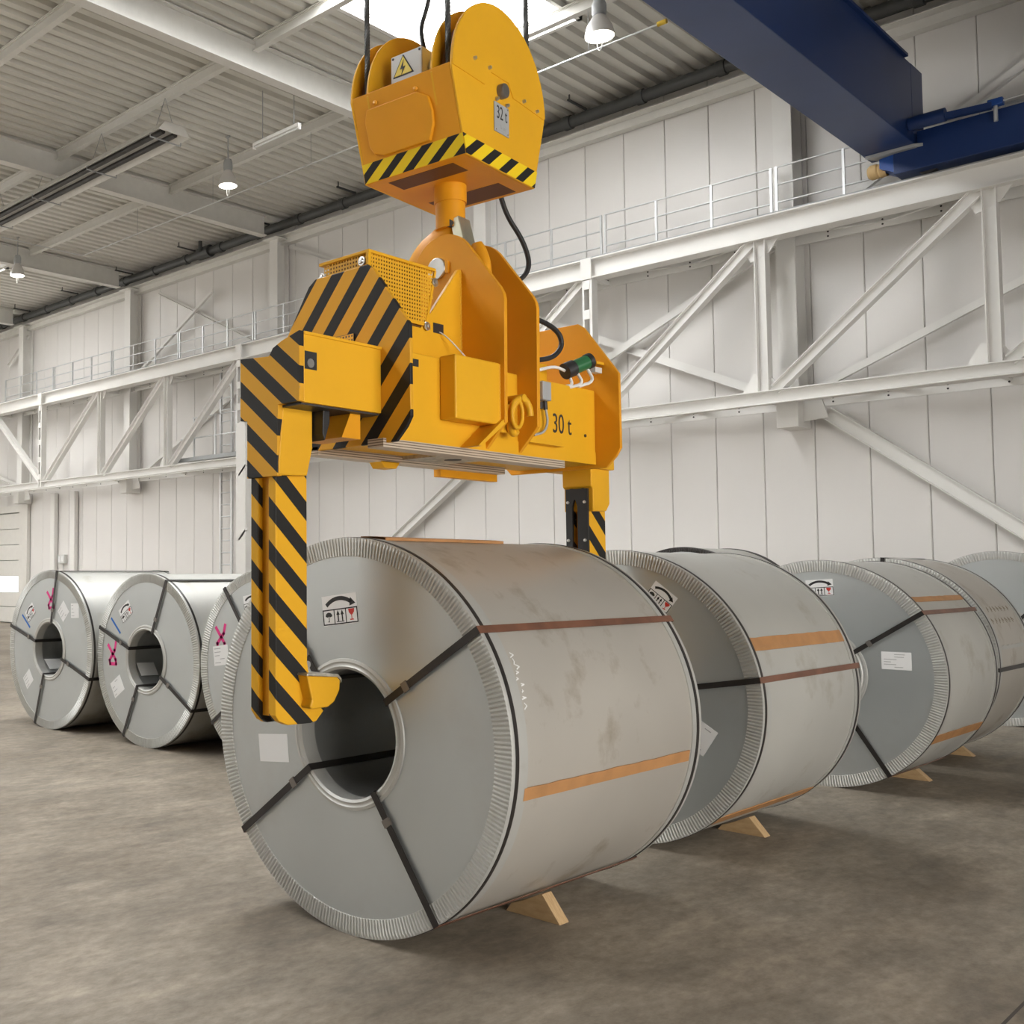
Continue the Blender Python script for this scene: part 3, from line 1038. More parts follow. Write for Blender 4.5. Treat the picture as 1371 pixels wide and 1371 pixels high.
for (x_, y_, z_, ax) in ((XU + .008, 4.06, 2.85, 'x'), (XU + .008, 4.125, 3.08, 'x'), (-3.34, 3.637, 3.10, 'y'), (-3.60, 3.637, 3.075, 'y')):
    d = (.014, 0, 0) if ax == 'x' else (0, -.014, 0)
    build('cover_bolt', MB().lathe([(0.0, .016), (.011, .014), (.015, .007), (.022, .006), (.022, 0)], (x_, y_, z_), d, 14), 'steel', cov, smooth=.7)
# grille above the telescopic arm
gr = MB()
perf_sheet(gr, (-3.56, 3.592, 2.66), (1, 0, 0), (0, 0, 1), 11, 5, .0185, .0085)
gl = build('grille', gr, 'perf', G, fix=False)
build('grille_back', MB().box(-3.56, -3.36, 3.594, 3.60, 2.66, 2.755), 'dark', gl)
# lug plates carrying the hook pin
def lug():
    top = [(-3.43 + .20 * math.cos(math.radians(a)), 3.195 + .205 * math.sin(math.radians(a))) for a in range(40, 141, 10)]
    right = [(-3.17, 2.255), (-3.055, 2.38), (-3.050, 2.99), (-3.056, 3.02), (-3.074, 3.055)]
    left = [(-6.86 - a, b) for a, b in right]
    return right + top + left[::-1]
for y in (4.35, 4.63):
    build('lug_plate', MB().prism(lug(), 'y', y, y + .026), 'yellow2', G, bevel=.003)
for x_ in (XS + .005,):
    # stiffening straps below the lug plates
    build('foot_rib', MB().prism([(4.14, 2.245), (4.36, 2.40), (4.36, 2.37), (4.17, 2.245)], 'x', XS, -3.06), 'yellow', G)
build('weld_bead', MB().tube([(XU - .002, 4.345, 2.72 + .01 * i) for i in range(47)], [.005 + .003 * (i % 2) for i in range(47)], 6), 'yellow', G, smooth=.8)
pin = build('hook_pin', MB().cyl((-3.462, 4.335, 3.225), (-3.462, 4.67, 3.225), .058, 28), 'steel', G, smooth=.6, bevel=.004)
build('pin_retainer', MB().box(-3.405, -3.385, 4.338, 4.35, 3.19, 3.25), 'yellow2', pin)
# junction box on the near side
jb = build('side_box', MB().box(XS, -3.08, 3.995, 4.35, 2.365, 2.672), 'yellow', G, bevel=.008)
build('weld_bead', MB().tube([(-3.081, 4.347, 2.375 + .01 * i) for i in range(30)], [.003 + .003 * (i % 2) for i in range(30)], 6), 'yellow', jb, smooth=.8)
build('cable', MB().tube([(XU - .02, 4.16, 2.85), (XU + .03, 4.18, 2.82), (XU + .08, 4.25, 2.73), (XS - .03, 4.30, 2.67)], .0035, 6, 2), 'ltgrey', jb, smooth=1)
# shackle lug and shackle between the lug plates
lg = build('shackle_lug', MB().prism([(2.245 + 0, 0)] and [(4.376, 2.34), (4.376, 2.60), (4.43, 2.60), (4.47, 2.57), (4.47, 2.34)], 'x', -3.15, -3.12), 'yellow', G, bevel=.006)
sh = [(-3.10, 4.49 + .0 * k, 0) for k in range(1)]
ring = []
for i in range(25):
    a = math.radians(-60 + 300 * i / 24 + 60)
    ring.append((-3.085 + .035 * math.cos(a * .5), 4.50 + .058 * math.cos(a), 2.425 + .085 * math.sin(a)))
s1 = build('shackle', MB().tube(ring, .019, 10), 'yellow', G, smooth=.8)
build('shackle_pin', MB().cyl((-3.16, 4.50, 2.51), (-3.04, 4.50, 2.51), .021, 14), 'yellow', s1, smooth=.6, bevel=.003)
ring2 = [(-3.06, 4.46 + .045 * math.cos(math.radians(a)), 2.43 + .07 * math.sin(math.radians(a))) for a in range(0, 361, 15)]
build('ring', MB().tube(ring2, .011, 8), 'yellow', s1, smooth=.8)
build('drip_plate', MB().prism([(4.66, 2.335), (4.93, 2.335), (4.98, 2.31), (4.66, 2.31)], 'x', XS, -3.12), 'yellow', G)
# electrics on the far half
cb = build('limit_switch', MB().box(XS, XS + .05, 4.79, 4.87, 2.545, 2.645), 'grey', G, bevel=.006)
build('switch_gland', MB().cyl((XS + .025, 4.845, 2.545), (XS + .025, 4.85, 2.50), .012, 10).cyl((XS + .025, 4.80, 2.535), (XS + .025, 4.80, 2.50), .016, 10), 'dark', cb, smooth=.6)
build('switch_cable', MB().tube([(XS + .025, 4.85, 2.50), (XS + .028, 4.865, 2.44), (XS + .02, 4.845, 2.38), (XS + .004, 4.77, 2.36)], .007, 8, 2), 'grey', cb, smooth=1)
pl = build('connector_plug', MB().cyl((-3.195, 5.145, 2.755), (-3.145, 5.275, 2.815), .040, 18), 'green', G, smooth=.6, bevel=.004)
build('plug_collar', MB().cyl((-3.203, 5.125, 2.746), (-3.183, 5.177, 2.770), .046, 18), 'black', pl, smooth=.6)
build('plug_collar', MB().cyl((-3.150, 5.262, 2.809), (-3.141, 5.285, 2.820), .044, 18), 'black', pl, smooth=.6)
build('plug_bracket', MB().box(-3.22, -3.11, 5.30, 5.375, 2.80, 2.815), 'yellow', pl)
for k, pts in enumerate(([(-3.19, 5.15, 2.72), (-3.17, 5.15, 2.67), (-3.19, 5.11, 2.66)], [(-3.17, 5.20, 2.74), (-3.14, 5.21, 2.68), (-3.18, 5.13, 2.655)], [(-3.15, 5.27, 2.77), (-3.12, 5.29, 2.70), (-3.16, 5.19, 2.665)], [(-3.20, 5.12, 2.75), (-3.22, 5.05, 2.77), (-3.26, 4.92, 2.73)])):
    build('wire', MB().tube(pts, .009, 8, 2), 'paper', pl, smooth=1)
build('plug_box', MB().box(-3.16, -3.12, 5.30, 5.37, 2.755, 2.785), 'ltgrey', pl)
build('hose', MB().tube([(-3.22, 4.67, 2.99), (-3.20, 4.86, 3.00), (-3.19, 5.05, 2.96), (-3.19, 5.09, 2.88), (-3.20, 5.00, 2.80), (-3.24, 4.84, 2.775), (-3.30, 4.70, 2.78)], .014, 10, 3), 'black', G, smooth=1)
text_mesh('load_marking', '30 t', .15, 'dark', G, (XS + .0015, 5.04, 2.437), (0, 1, 0), (0, 0, 1), .0006, xs=.78)
# underside: layered wear plates, cross plate with a painted hole, trays
for x0, x1, y0, y1 in ((-3.26, -3.165, 3.58, 5.05), (-3.69, -3.60, 3.60, 5.12)):
    build('wear_plate', MB().box(x0, x1, y0, y1, 2.205, 2.245), 'laminate', G, bevel=.001)
cp = build('cross_plate', MB().box(-3.60, -3.26, 4.22, 4.58, 2.225, 2.245), 'worn', G)
build('hole_shade_disc', MB().cyl((-3.43, 4.42, 2.2235), (-3.43, 4.42, 2.226), .045, 24), 'black', cp)  # black disc painted as the shade inside a hole
build('tray', MB().box(-3.70, -3.655, 4.60, 5.12, 2.165, 2.245), 'yellow2', G)
build('tab', MB().prism([(4.05, 2.21), (4.20, 2.21), (4.17, 2.175), (4.08, 2.175)], 'x', -3.68, -3.60), 'yellow', G)
# telescopic arms and legs
def arm_and_leg(front):
    if front:
        ya, yb = 3.10, 3.60          # arm from its front plate into the beam
        y0, y1 = 3.10, 3.29
        x0, x1 = -3.52, -3.36
    else:
        ya, yb = 5.40, 5.82
        y0, y1 = 5.60, 5.79
        x0, x1 = -3.50, -3.36
    if front:
        a = build('arm', MB().prism([(-3.565, 2.36), (-3.565, 2.585), (-3.385, 2.572), (-3.36, 2.606), (-3.307, 2.628), (-3.20, 2.655), (-3.194, 2.652), (-3.194, 2.36)], 'y', 3.112, 3.60), 'yellow', G, bevel=.003)
        build('arm_top_rim', MB().box(-3.225, -3.188, 3.11, 3.612, 2.650, 2.664), 'yellow', a, bevel=.003)
        build('arm_slot', MB().box(-3.20, -3.1925, 3.116, 3.188, 2.503, 2.58), 'black', a)
        build('arm_pin', MB().cyl((-3.20, 3.15, 2.53), (-3.190, 3.15, 2.53), .02, 14), 'steel', a, smooth=.6)
        fp = [(-3.528, 2.055), (-3.528, 2.31), (-3.574, 2.315), (-3.574, 2.595), (-3.385, 2.580), (-3.372, 2.595), (-3.36, 2.612), (-3.307, 2.634), (-3.194, 2.664), (-3.194, 2.362), (-3.325, 2.362), (-3.332, 2.24), (-3.332, 2.055)]
        build('arm_front_plate', MB().prism(fp, 'y', 3.084, 3.112), 'stripe_arm', a, bevel=.002)
        build('arm_under_plate', MB().box(-3.56, -3.21, 3.11, 3.60, 2.352, 2.362), 'dark', a)
        build('guide_shoe', MB().prism([(3.315, 2.22), (3.345, 2.30), (3.345, 2.355), (3.305, 2.355), (3.300, 2.25)], 'x', -3.36, -3.27), 'black', a, bevel=.004)
        build('roller_bracket', MB().prism([(3.40, 2.24), (3.52, 2.24), (3.52, 2.36), (3.46, 2.36)], 'x', -3.50, -3.25), 'yellow2', a)
        sl = build('sleeve', MB().prism([(3.115, 2.36), (3.295, 2.36), (3.295, 2.19), (3.285, 2.15), (3.262, 2.065), (3.09, 2.058), (3.09, 2.12)], 'x', -3.53, -3.328), 'yellow', a, bevel=.006)
    else:
        a = build('arm', MB().box(-3.66, -3.30, 5.40, 5.80, 2.25, 2.56), 'yellow', G, bevel=.005)
        sl = build('sleeve', MB().prism([(5.585, 2.28), (5.79, 2.30), (5.79, 2.05), (5.75, 2.005), (5.605, 2.0), (5.605, 2.135), (5.585, 2.15)], 'x', -3.52, -3.328), 'yellow', a, bevel=.006)
    L = build('leg', MB().box(x0 + .040, x1 - .045, y0 + .03, y1 - .01, 1.02, 2.40), 'yellow2', G)
    zb = .985
    # near flange plate (towards +x) widening at the foot, far flange plate
    if front:
        nearp = [(y0, 2.2), (y0, 1.03), (y0 + .02, 1.005), (3.175, .983), (3.31, .980), (3.345, .985), (3.40, 1.035), (3.425, 1.075), (3.30, 1.20), (y1, 1.25), (y1, 2.2)]
        farp = [(y0, 2.2), (y0, 1.04), (y0 + .03, 1.0), (3.16, .985), (3.30, .985), (3.34, 1.0), (3.40, 1.06), (3.30, 1.20), (y1, 1.25), (y1, 2.2)]
    else:
        mir = lambda p: [(y0 + y1 - a_, b_) for a_, b_ in p]
        q0, q1 = 3.10, 3.29
        nearp = [(y1, 2.2), (y1, 1.03), (y1 - .075, .983), (y0 - .06, .985), (y0 - .135, 1.075), (y0, 1.25), (y0, 2.2)]
        farp = nearp
    build('leg_flange', MB().prism(nearp, 'x', x1 - .045, x1), 'stripe_leg', L, bevel=.004)
    build('leg_flange', MB().prism(farp, 'x', x0, x0 + .045), 'stripe_leg', L, bevel=.004)
    if front:
        tp = [(3.25, 1.06), (3.262, 1.09), (3.232, 1.195), (3.42, 1.178), (3.438, 1.165), (3.435, 1.12), (3.40, 1.07), (3.36, 1.05), (3.26, 1.05)]
        toe = build('toe', MB().prism(tp, 'x', -3.57, -3.302), 'yellow', L, bevel=.008)
        build('toe_pad', MB().prism([(3.228, 1.195), (3.232, 1.206), (3.425, 1.190), (3.445, 1.172), (3.444, 1.150), (3.436, 1.165), (3.42, 1.178)], 'x', -3.572, -3.300), 'worn', toe, bevel=.003)
        build('toe_roller', MB().cyl((-3.45, 3.305, 1.235), (-3.37, 3.305, 1.235), .016, 12), 'steel', toe, smooth=.6)
    else:
        tp = [(5.62, 1.06), (5.62, 1.19), (5.45, 1.19), (5.44, 1.12), (5.52, 1.05)]
        build('toe', MB().prism(tp, 'x', -3.57, -3.302), 'yellow', L, bevel=.008)
        gp = build('guide_rail', MB().prism([(-3.497, 1.3), (-3.455, 1.3), (-3.455, 2.03), (-3.443, 2.07), (-3.432, 2.07), (-3.420, 2.03), (-3.420, 1.3), (-3.354, 1.3), (-3.354, 2.135), (-3.497, 2.135)], 'y', y0 - .018, y0 + .0), 'black', L)
        for zz_ in (2.055, 1.83, 1.6):
            for xx_ in (-3.482, -3.372):
                build('bolt', MB().lathe([(0, .008), (.008, .007), (.010, 0)], (xx_, y0 - .018, zz_), (0, -1, 0), 12), 'steel', gp, smooth=.7)
    return L
arm_and_leg(True)
arm_and_leg(False)

# ================================================================== HOOK BLOCK
BX, BY, BA = -3.468, 4.471, 0.083
B = thing('hook_block', 'yellow crane hook block with two sheave guards and striped lower edge', 'hook block', (BX, BY, 3.69))
Rz = Matrix.Rotation(BA, 4, 'Z')
class LB(MB):
    pass
def bb(name, mb, mat, parent=B, **k):
    """mesh in block coordinates (x across, y along, z up from the floor), turned with the block"""
    for i, p in enumerate(mb.v):
        q = Rz @ Vector((p.x, p.y, 0))
        mb.v[i] = Vector((BX + q.x, BY + q.y, p.z))
    return build(name, mb, mat, parent, **k)
ZB, ZT, WX, AY, TY = 3.694, 4.118, .313, .333, .458
slope = (TY - AY) / (ZT - ZB)
def side(z):
    return AY + (z - ZB) * slope
# four inclined or upright shell plates
body = bb('housing', MB().prism([(-AY, ZB), (AY, ZB), (TY, ZT), (TY - .02, ZT), (AY - .05, ZB + .06), (-AY + .05, ZB + .06), (-TY + .02, ZT), (-TY, ZT)], 'x', -WX + .012, WX - .012), 'yellow2', bevel=.003)
bb('recess_shade', MB().box(-.20, .20, -.28, -.14, ZB - .001, ZB + .01).box(-.22, .22, .12, .30, ZB - .001, ZB + .01), plain('recess_shade_brown', (0.13, 0.045, 0.012), 0.6), body)  # flat dark patches, the shade of open recesses painted on
bb('cover_plate', MB().add(*(lambda pts: ([(x_, -(side(z_)) - .018, z_) for x_, z_ in pts] + [(x_, -(side(z_)) + .004, z_) for x_, z_ in pts],
    [tuple(range(len(pts) - 1, -1, -1)), tuple(range(len(pts), 2 * len(pts)))] + [(i, (i + 1) % len(pts), len(pts) + (i + 1) % len(pts), len(pts) + i) for i in range(len(pts))]))(
    [(-.21, 3.82), (-.23, 3.86), (-.235, 3.98), (-.21, 4.035), (.10, 4.035), (.16, 4.0), (.17, 3.93), (.165, 3.87), (.13, 3.80), (-.15, 3.80)])), 'yellow2', body, bevel=.004)
for x_, z_ in ((-.16, 4.06), (.09, 4.055)):
    bb('bolt', MB().lathe([(0, .012), (.009, .011), (.013, 0)], (x_, -side(z_), z_), (0, -1, .25), 12), 'yellow2', body, smooth=.7)
# striped tapes along the lower edges
z0, z1 = ZB + .004, ZB + .098
bb('warning_tape', MB().add([(-WX + .005, -side(z0) - .002, z0), (WX - .004, -side(z0) - .002, z0), (WX - .004, -side(z1) - .002, z1), (-WX + .005, -side(z1) - .002, z1),
                             (-WX + .005, -side(z0) + .001, z0), (WX - .004, -side(z0) + .001, z0), (WX - .004, -side(z1) + .001, z1), (-WX + .005, -side(z1) + .001, z1)],
                            [(3, 2, 1, 0), (4, 5, 6, 7), (0, 1, 5, 4), (1, 2, 6, 5), (2, 3, 7, 6), (3, 0, 4, 7)]), 'tape', body)
# sheave guards: outer plates reach down to the lower edge
def guard_poly(zlow, rad=.455, half=AY, zc=4.10):
    arc = [(rad * math.cos(math.radians(a)), zc + rad * math.sin(math.radians(a))) for a in range(0, 181, 6)]
    return [(-side(zlow), zlow), (side(zlow), zlow)] + arc
near = bb('guard_plate', MB().prism(guard_poly(ZB), 'x', WX - .012, WX), 'yellow', bevel=.003)
bb('guard_plate', MB().prism(guard_poly(3.95), 'x', WX - .125, WX - .115), 'yellow', smooth=None)
bb('guard_plate', MB().prism(guard_poly(3.95), 'x', -WX + .105, -WX + .117), 'yellow', bevel=.002)
bb('guard_plate', MB().prism(guard_poly(ZB), 'x', -WX, -WX + .012), 'yellow', bevel=.002)
# lid on the near guard above a stepped joint
lid = [(.455 * math.cos(math.radians(a)), 4.10 + .455 * math.sin(math.radians(a))) for a in range(2, 179, 6)] + [(-.45, 4.105), (-.16, 4.10), (-.10, 4.185), (.07, 4.185), (.12, 4.12), (.445, 4.105)]
bb('guard_lid', MB().prism(lid, 'x', WX - .002, WX + .005), 'yellow', near, bevel=.0015)
bb('warning_tape', MB().prism([(-side(z0), z0), (side(z0), z0), (side(z1), z1), (-side(z1), z1)], 'x', WX - .002, WX + .0025), 'tape2', near)
bb('axle_end', MB().lathe([(0, .035), (.034, .034), (.038, .028), (.038, 0)], (WX, -.005, 4.112), (1, 0, 0), 24), 'seal', near, smooth=.6)
for y_, z_ in ((-.05, 4.062), (.05, 4.057), (-.26, 4.20), (-.12, 4.20), (.22, 4.135), (.36, 4.125)):
    bb('bolt', MB().lathe([(0, .016), (.008, .014), (.011, 0)], (WX + .004, y_, z_), (1, 0, 0), 12), 'steel', near, smooth=.7)
npl = bb('name_plate', MB().box(WX + .001, WX + .006, -.075, .068, 3.890, 4.045), 'grey', near, bevel=.002)
for y_, z_ in ((-.06, 3.902), (.055, 3.902), (.055, 4.033)):
    bb('rivet', MB().lathe([(0, .005), (.005, .004), (.006, 0)], (WX + .006, y_, z_), (1, 0, 0), 8), 'steel', npl)
ydir = Rz @ Vector((0, 1, 0))
def bp(x_, y_, z_):
    q = Rz @ Vector((x_, y_, 0))
    return (BX + q.x, BY + q.y, z_)
text_mesh('capacity_marking', '32 t', .098, 'ink', npl, bp(WX + .0068, -.004, 3.992), ydir, (0, 0, 1), .0004, xs=.66)
text_mesh('small_marking', 'k m', .035, 'greyink', npl, bp(WX + .0068, .01, 3.925), ydir, (0, 0, 1), .0004)
# sheaves between the guards
for xc in (WX - .065, -WX + .06):
    sv = bb('sheave', MB().lathe([(.06, -.035), (.37, -.035), (.392, -.036), (.36, -.006), (.36, .006), (.392, .036), (.37, .035), (.06, .035)], (xc, 0, 4.10), (1, 0, 0), 64), plain('sheave_steel', (0.30, 0.13, 0.03), 0.5), smooth=.5)
# terminal box with the voltage sign
tb = bb('terminal_box', MB().box(-.12, .075, -.36, -.17, 4.14, 4.315), 'ltgrey', bevel=.006)
tri = lambda s, zc: [(-s, zc - s * .58), (s, zc - s * .58), (0, zc + s * 1.15)]
bb('warning_sign', MB().prism([(x_ - .04, z_) for x_, z_ in tri(.064, 4.232)], 'y', -.363, -.360), 'ink', tb)
bb('sign_field', MB().prism([(x_ - .04, z_) for x_, z_ in tri(.055, 4.2325)], 'y', -.3645, -.362), plain('sign_yellow', (0.82, 0.62, 0.05), 0.5), tb)
bb('sign_flash', MB().prism([(-.035, 4.277), (-.058, 4.229), (-.042, 4.231), (-.05, 4.198), (-.026, 4.241), (-.041, 4.239)], 'y', -.366, -.364), 'ink', tb)
for x_, z_ in ((-.105, 4.300), (.06, 4.300)):
    bb('screw', MB().lathe([(0, .004), (.006, .003), (.007, 0)], (x_, -.36, z_), (0, -1, 0), 8), 'dark', tb)
bb('gland', MB().cyl((.03, -.27, 4.30), (.03, -.27, 4.34), .016, 12), 'dark', tb, smooth=.6)
bb('cap', MB().cyl((.08, -.25, 4.22), (.14, -.25, 4.22), .06, 16), 'ltgrey', tb, smooth=.6)
# shank, hook and latch
bb('shank', MB().cyl((0, 0, 3.46), (0, 0, 3.72), .078, 28).cyl((0, 0, 3.60), (0, 0, 3.72), .086, 28), 'yellow2', smooth=.6)
hk = MB().tube([(.0, 0, 3.56), (0, 0, 3.46), (-.05, 0, 3.41), (-.135, 0, 3.34), (-.20, 0, 3.22), (-.185, 0, 3.08), (-.08, 0, 2.985), (.06, 0, 2.99), (.15, 0, 3.09), (.175, 0, 3.22), (.165, 0, 3.31), (.16, 0, 3.355)],
               [.074, .074, .085, .11, .115, .11, .105, .10, .09, .07, .052, .030], 18, 2)
for p in hk.v:
    p.y *= .62
hook = bb('hook', hk, 'yellow2', smooth=1.0)
lt = bb('latch', MB().add([(.030, -.055, 3.495), (.085, -.055, 3.51), (.145, -.055, 3.27), (.085, -.055, 3.27), (.030, .055, 3.495), (.085, .055, 3.51), (.145, .055, 3.27), (.085, .055, 3.27)],
    [(3, 2, 1, 0), (4, 5, 6, 7), (0, 1, 5, 4), (1, 2, 6, 5), (2, 3, 7, 6), (3, 0, 4, 7)]), 'zinc', hook, bevel=.006)
bb('latch_pivot', MB().cyl((.035, -.068, 3.475), (.035, .068, 3.475), .020, 14), 'dark', lt, smooth=.6)

# ropes and cables above the block
def rope(label, p, q, r=.014):
    """two twisted strands"""
    p, q = Vector(p), Vector(q)
    n = 80
    m = MB()
    for k in range(4):
        pts = []
        for i in range(n * 2):
            f = i / (n * 2 - 1)
            a = 2 * pi * (f * 34 + k / 4)
            pts.append(p.lerp(q, f) + Vector((math.cos(a), math.sin(a), 0)) * r * .55)
        m.tube(pts, r * .62, 6)
    return build('wire_rope', m, 'pipe', base=p, label=label, cat='rope', group='hoist ropes of the hook block', smooth=1)
def rz(x_, y_, z_):
    return bp(x_, y_, z_)
rope('left hoist rope running into the far sheave guard', rz(-WX + .06, -.385, 4.10), rz(-WX + .06, -.39, 6.6))
rope('middle hoist rope in front of the near sheave guard', rz(WX - .065, -.385, 4.10), rz(WX - .065, -.39, 6.6))
rope('right hoist rope behind the near sheave guard', rz(WX - .065, .385, 4.12), rz(WX - .065, .39, 6.6))
build('power_cable', MB().tube([rz(.03, -.27, 4.33), rz(.015, -.27, 4.40), rz(.0, -.26, 4.47), rz(.03, -.25, 4.56), rz(.06, -.25, 4.66), rz(.055, -.25, 4.8), rz(.06, -.25, 6.6)], .012, 8, 2), 'black', base=rz(.03, -.27, 4.33), label='thin black power cable entering the terminal box on the hook block', cat='cable', smooth=1)
build('control_cable', MB().tube([rz(.10, .34, 3.72), rz(.12, .38, 3.60), rz(.17, .45, 3.48), rz(.20, .48, 3.35), rz(.19, .44, 3.26), rz(.14, .34, 3.20), rz(.10, .27, 3.08)], .014, 8, 3), 'black', base=rz(.10, .34, 3.7), label='black cable looping from the hook block down to the coil grab', cat='cable', smooth=1)

# ================================================================== BLUE CRANE
K = thing('bridge_crane', 'dark blue overhead crane bridge resting on the white runway', 'crane', (-4.95, 16.1, 7.1))
build('bridge_girder', MB().box(-5.275, -4.64, -9.0, 16.14, 7.5, 8.62), 'blue', K, bevel=.01)
build('girder_flange', MB().box(-5.32, -4.595, -9.0, 15.9, 8.62, 8.66), 'blue', K)
# tapered end of the girder over the carriage
build('girder_end', MB().prism([(16.14, 7.5), (16.14, 8.62), (16.6, 8.62), (16.6, 7.72), (16.5, 7.50)], 'x', -5.275, -4.64), 'blue', K)
build('grey_plate', MB().prism([(-5.25, 16.16), (-4.64, 16.16), (-3.95, 16.62), (-5.02, 16.62)], 'z', 7.455, 7.498), 'grey', K)  # flat grey plate under the girder end
build('bridge_girder', MB().box(-1.75, -1.12, -9.0, 16.6, 7.73, 8.62), 'blue', K)
ec = build('end_carriage', MB().prism([(-4.92, 7.16), (1.2, 7.16), (1.2, 7.68), (-4.62, 7.68), (-4.63, 7.454), (-4.92, 7.45)], 'y', 16.22, 16.62), 'blue', K, bevel=.01)
build('carriage_nose', MB().prism([(-4.92, 7.20), (-4.92, 7.45), (-5.10, 7.43), (-5.10, 7.30)], 'y', 16.24, 16.60), 'blue2', ec)
build('buffer', MB().lathe([(0, .24), (.08, .235), (.105, .20), (.105, .12), (.09, .10), (.105, .08), (.095, .0)], (-5.06, 16.42, 7.33), (-1, 0, 0), 24), 'buffer', ec, smooth=.6)
build('wheel', MB().lathe([(.05, -.05), (.17, -.05), (.17, .05), (.05, .05)], (-4.55, 16.44, 7.292), (0, 1, 0), 32), 'dark', ec, smooth=.6)
dr = build('drive_motor', MB().cyl((-4.63, 15.95, 7.70), (-4.2, 15.95, 7.70), .09, 20), 'blue', K, smooth=.6)
build('motor_arm', MB().bar((-4.3, 15.95, 7.68), (-3.72, 16.1, 7.70), .08, .08), 'blue', dr)
build('motor_box', MB().box(-3.77, -3.60, 16.1, 16.21, 7.70, 7.79), 'blue2', dr, bevel=.01)
build('motor_stay', MB().cyl((-3.69, 16.15, 7.50), (-3.69, 16.15, 7.71), .025, 12), 'galvrail', dr, smooth=.6)
build('motor_rod', MB().cyl((-3.61, 16.15, 7.75), (-0.5, 16.15, 7.80), .015, 8), 'galvrail', dr, smooth=.6)

# ================================================================== CRANE RUNWAY
N = [-31.22, -28.17, -25.02, -21.92, -18.96, -15.90, -12.82, -9.74, -6.83, -3.86, -0.85, 2.15]
TR = thing('crane_runway', 'white lattice crane runway along the back wall', 'crane runway', (-15, 16.44, 4.2))
XA, XB = -34.5, 3.5
YC = 16.44
build('upper_girder', MB().ibeam((XA, YC, 6.89), (XB, YC, 6.89), 0.35, 0.28, .022, .016), 'white', TR)
build('rail', MB().box(XA, XB, YC - .03, YC + .03, 7.065, 7.12), 'grey', TR)
build('lower_chord', MB().ibeam((XA, YC, 4.295), (XB, YC, 4.295), 0.19, 0.26, .016, .012), 'white', TR)
build('rear_upper_chord', MB().box(XA, XB, 17.03, 17.05, 6.70, 6.86).box(XA, XB, 17.05, 17.12, 6.845, 6.86), 'white', TR)
build('rear_lower_chord', MB().box(XA, XB, 17.03, 17.05, 4.16, 4.33).box(XA, XB, 16.97, 17.05, 4.315, 4.33), 'white', TR)
splice = {-31.22: 0, -28.17: 1, -18.96: 1, -9.74: 1}
for x_ in N:
    if splice.get(x_):
        v = build('vertical', MB().box(x_ - .085, x_ - .05, YC - .13, YC + .05, 4.2, 6.72).box(x_ + .05, x_ + .10, YC - .13, YC + .05, 4.2, 6.72), 'white', TR)
        for k in range(5):
            z_ = 4.45 + k * .52
            build('batten', MB().box(x_ - .06, x_ + .06, YC - .14, YC - .12, z_, z_ + .16), 'white', v)
        build('splice_plate', MB().box(x_ - .10, x_ + .10, YC - .155, YC - .13, 6.70, 7.07), 'white', v)
    else:
        build('vertical', MB().ibeam((x_, YC, 4.38), (x_, YC, 6.73), 0.17, 0.17, .014, .012, up=(1, 0, 0)), 'white', TR)
    for z_, s_ in ((6.72, -1), (4.385, 1)):
        if not splice.get(x_):
            build('gusset_plate', MB().prism([(x_ - .34, z_), (x_ + .26, z_), (x_ + .12, z_ + s_ * .20), (x_ - .16, z_ + s_ * .30)], 'y', YC - .010, YC + .010), 'white', TR)
    # lattice between front and rear chords
    for z_ in (6.78, 4.28):
        m = MB().bar((x_, YC + .1, z_), (x_ + 1.5, 17.04, z_), .06, .012)
        m.bar((x_ + 1.5, 17.04, z_), (x_ + 2.98, YC + .1, z_), .06, .012)
        build('lattice_bar', m, 'white', TR)
    for z_ in (6.76, 4.27):
        build('cross_tie', MB().bar((x_, YC + .1, z_), (x_, 17.04, z_), .07, .07), 'white', TR)
    # paired bolts on the rear chords
    for k in range(4):
        xx = x_ + .75 * k
        m = MB()
        for z_ in (6.745, 6.815, 4.215, 4.275):
            m.cyl((xx, 17.022, z_), (xx, 17.032, z_), .014, 8)
        build('bolt_pairs', m, 'dark', TR, kind='stuff')
for a, b in zip(N[:-1], N[1:]):
    if a == N[0]:
        p, q = (a + .05, YC, 6.70), (b - .10, YC, 4.40)
    else:
        p, q = (a + .16, YC, 4.40), (b - .14, YC, 6.70)
    build('diagonal', MB().ibeam(p, q, 0.16, 0.15, .012, .010), 'white', TR)
build('cable_conduit', MB().tube([(XA, YC - .16, 4.16), (-9, YC - .16, 4.175), (-6.6, YC - .17, 4.18), (-4, YC - .18, 4.20), (XB, YC - .18, 4.2)], .014, 8), 'white', TR, smooth=1)
# support column under the runway
sc = thing('support_column', 'white support column under the runway, left of the coil grab', 'column', (-18.96, YC, 0))
build('shaft', MB().ibeam((-18.96, YC, 0.02), (-18.96, YC, 4.20), 0.24, 0.22, .018, .014, up=(0, 1, 0)), 'white', sc)
build('base_plate', MB().box(-19.15, -18.77, YC - .2, YC + .2, 0, .025), 'white', sc)
gp = thing('conduit_housing', 'tall white rounded housing beside the support column', 'housing', (-18.55, 16.2, 0))
build('housing_box', MB().prism([(-18.72, 0.0), (-18.38, 0.0), (-18.38, 5.02), (-18.42, 5.12), (-18.55, 5.16), (-18.68, 5.12), (-18.72, 5.02)], 'y', 16.02, 16.24), 'white', gp, bevel=.01)
for z_ in (4.05, 2.55):
    build('clamp', MB().bar((-18.62, 16.04, z_ - .15), (-18.36, 16.04, z_ + .1), .04, .05).box(-18.74, -18.36, 16.06, 16.09, z_ + .15, z_ + .22), 'white', gp)

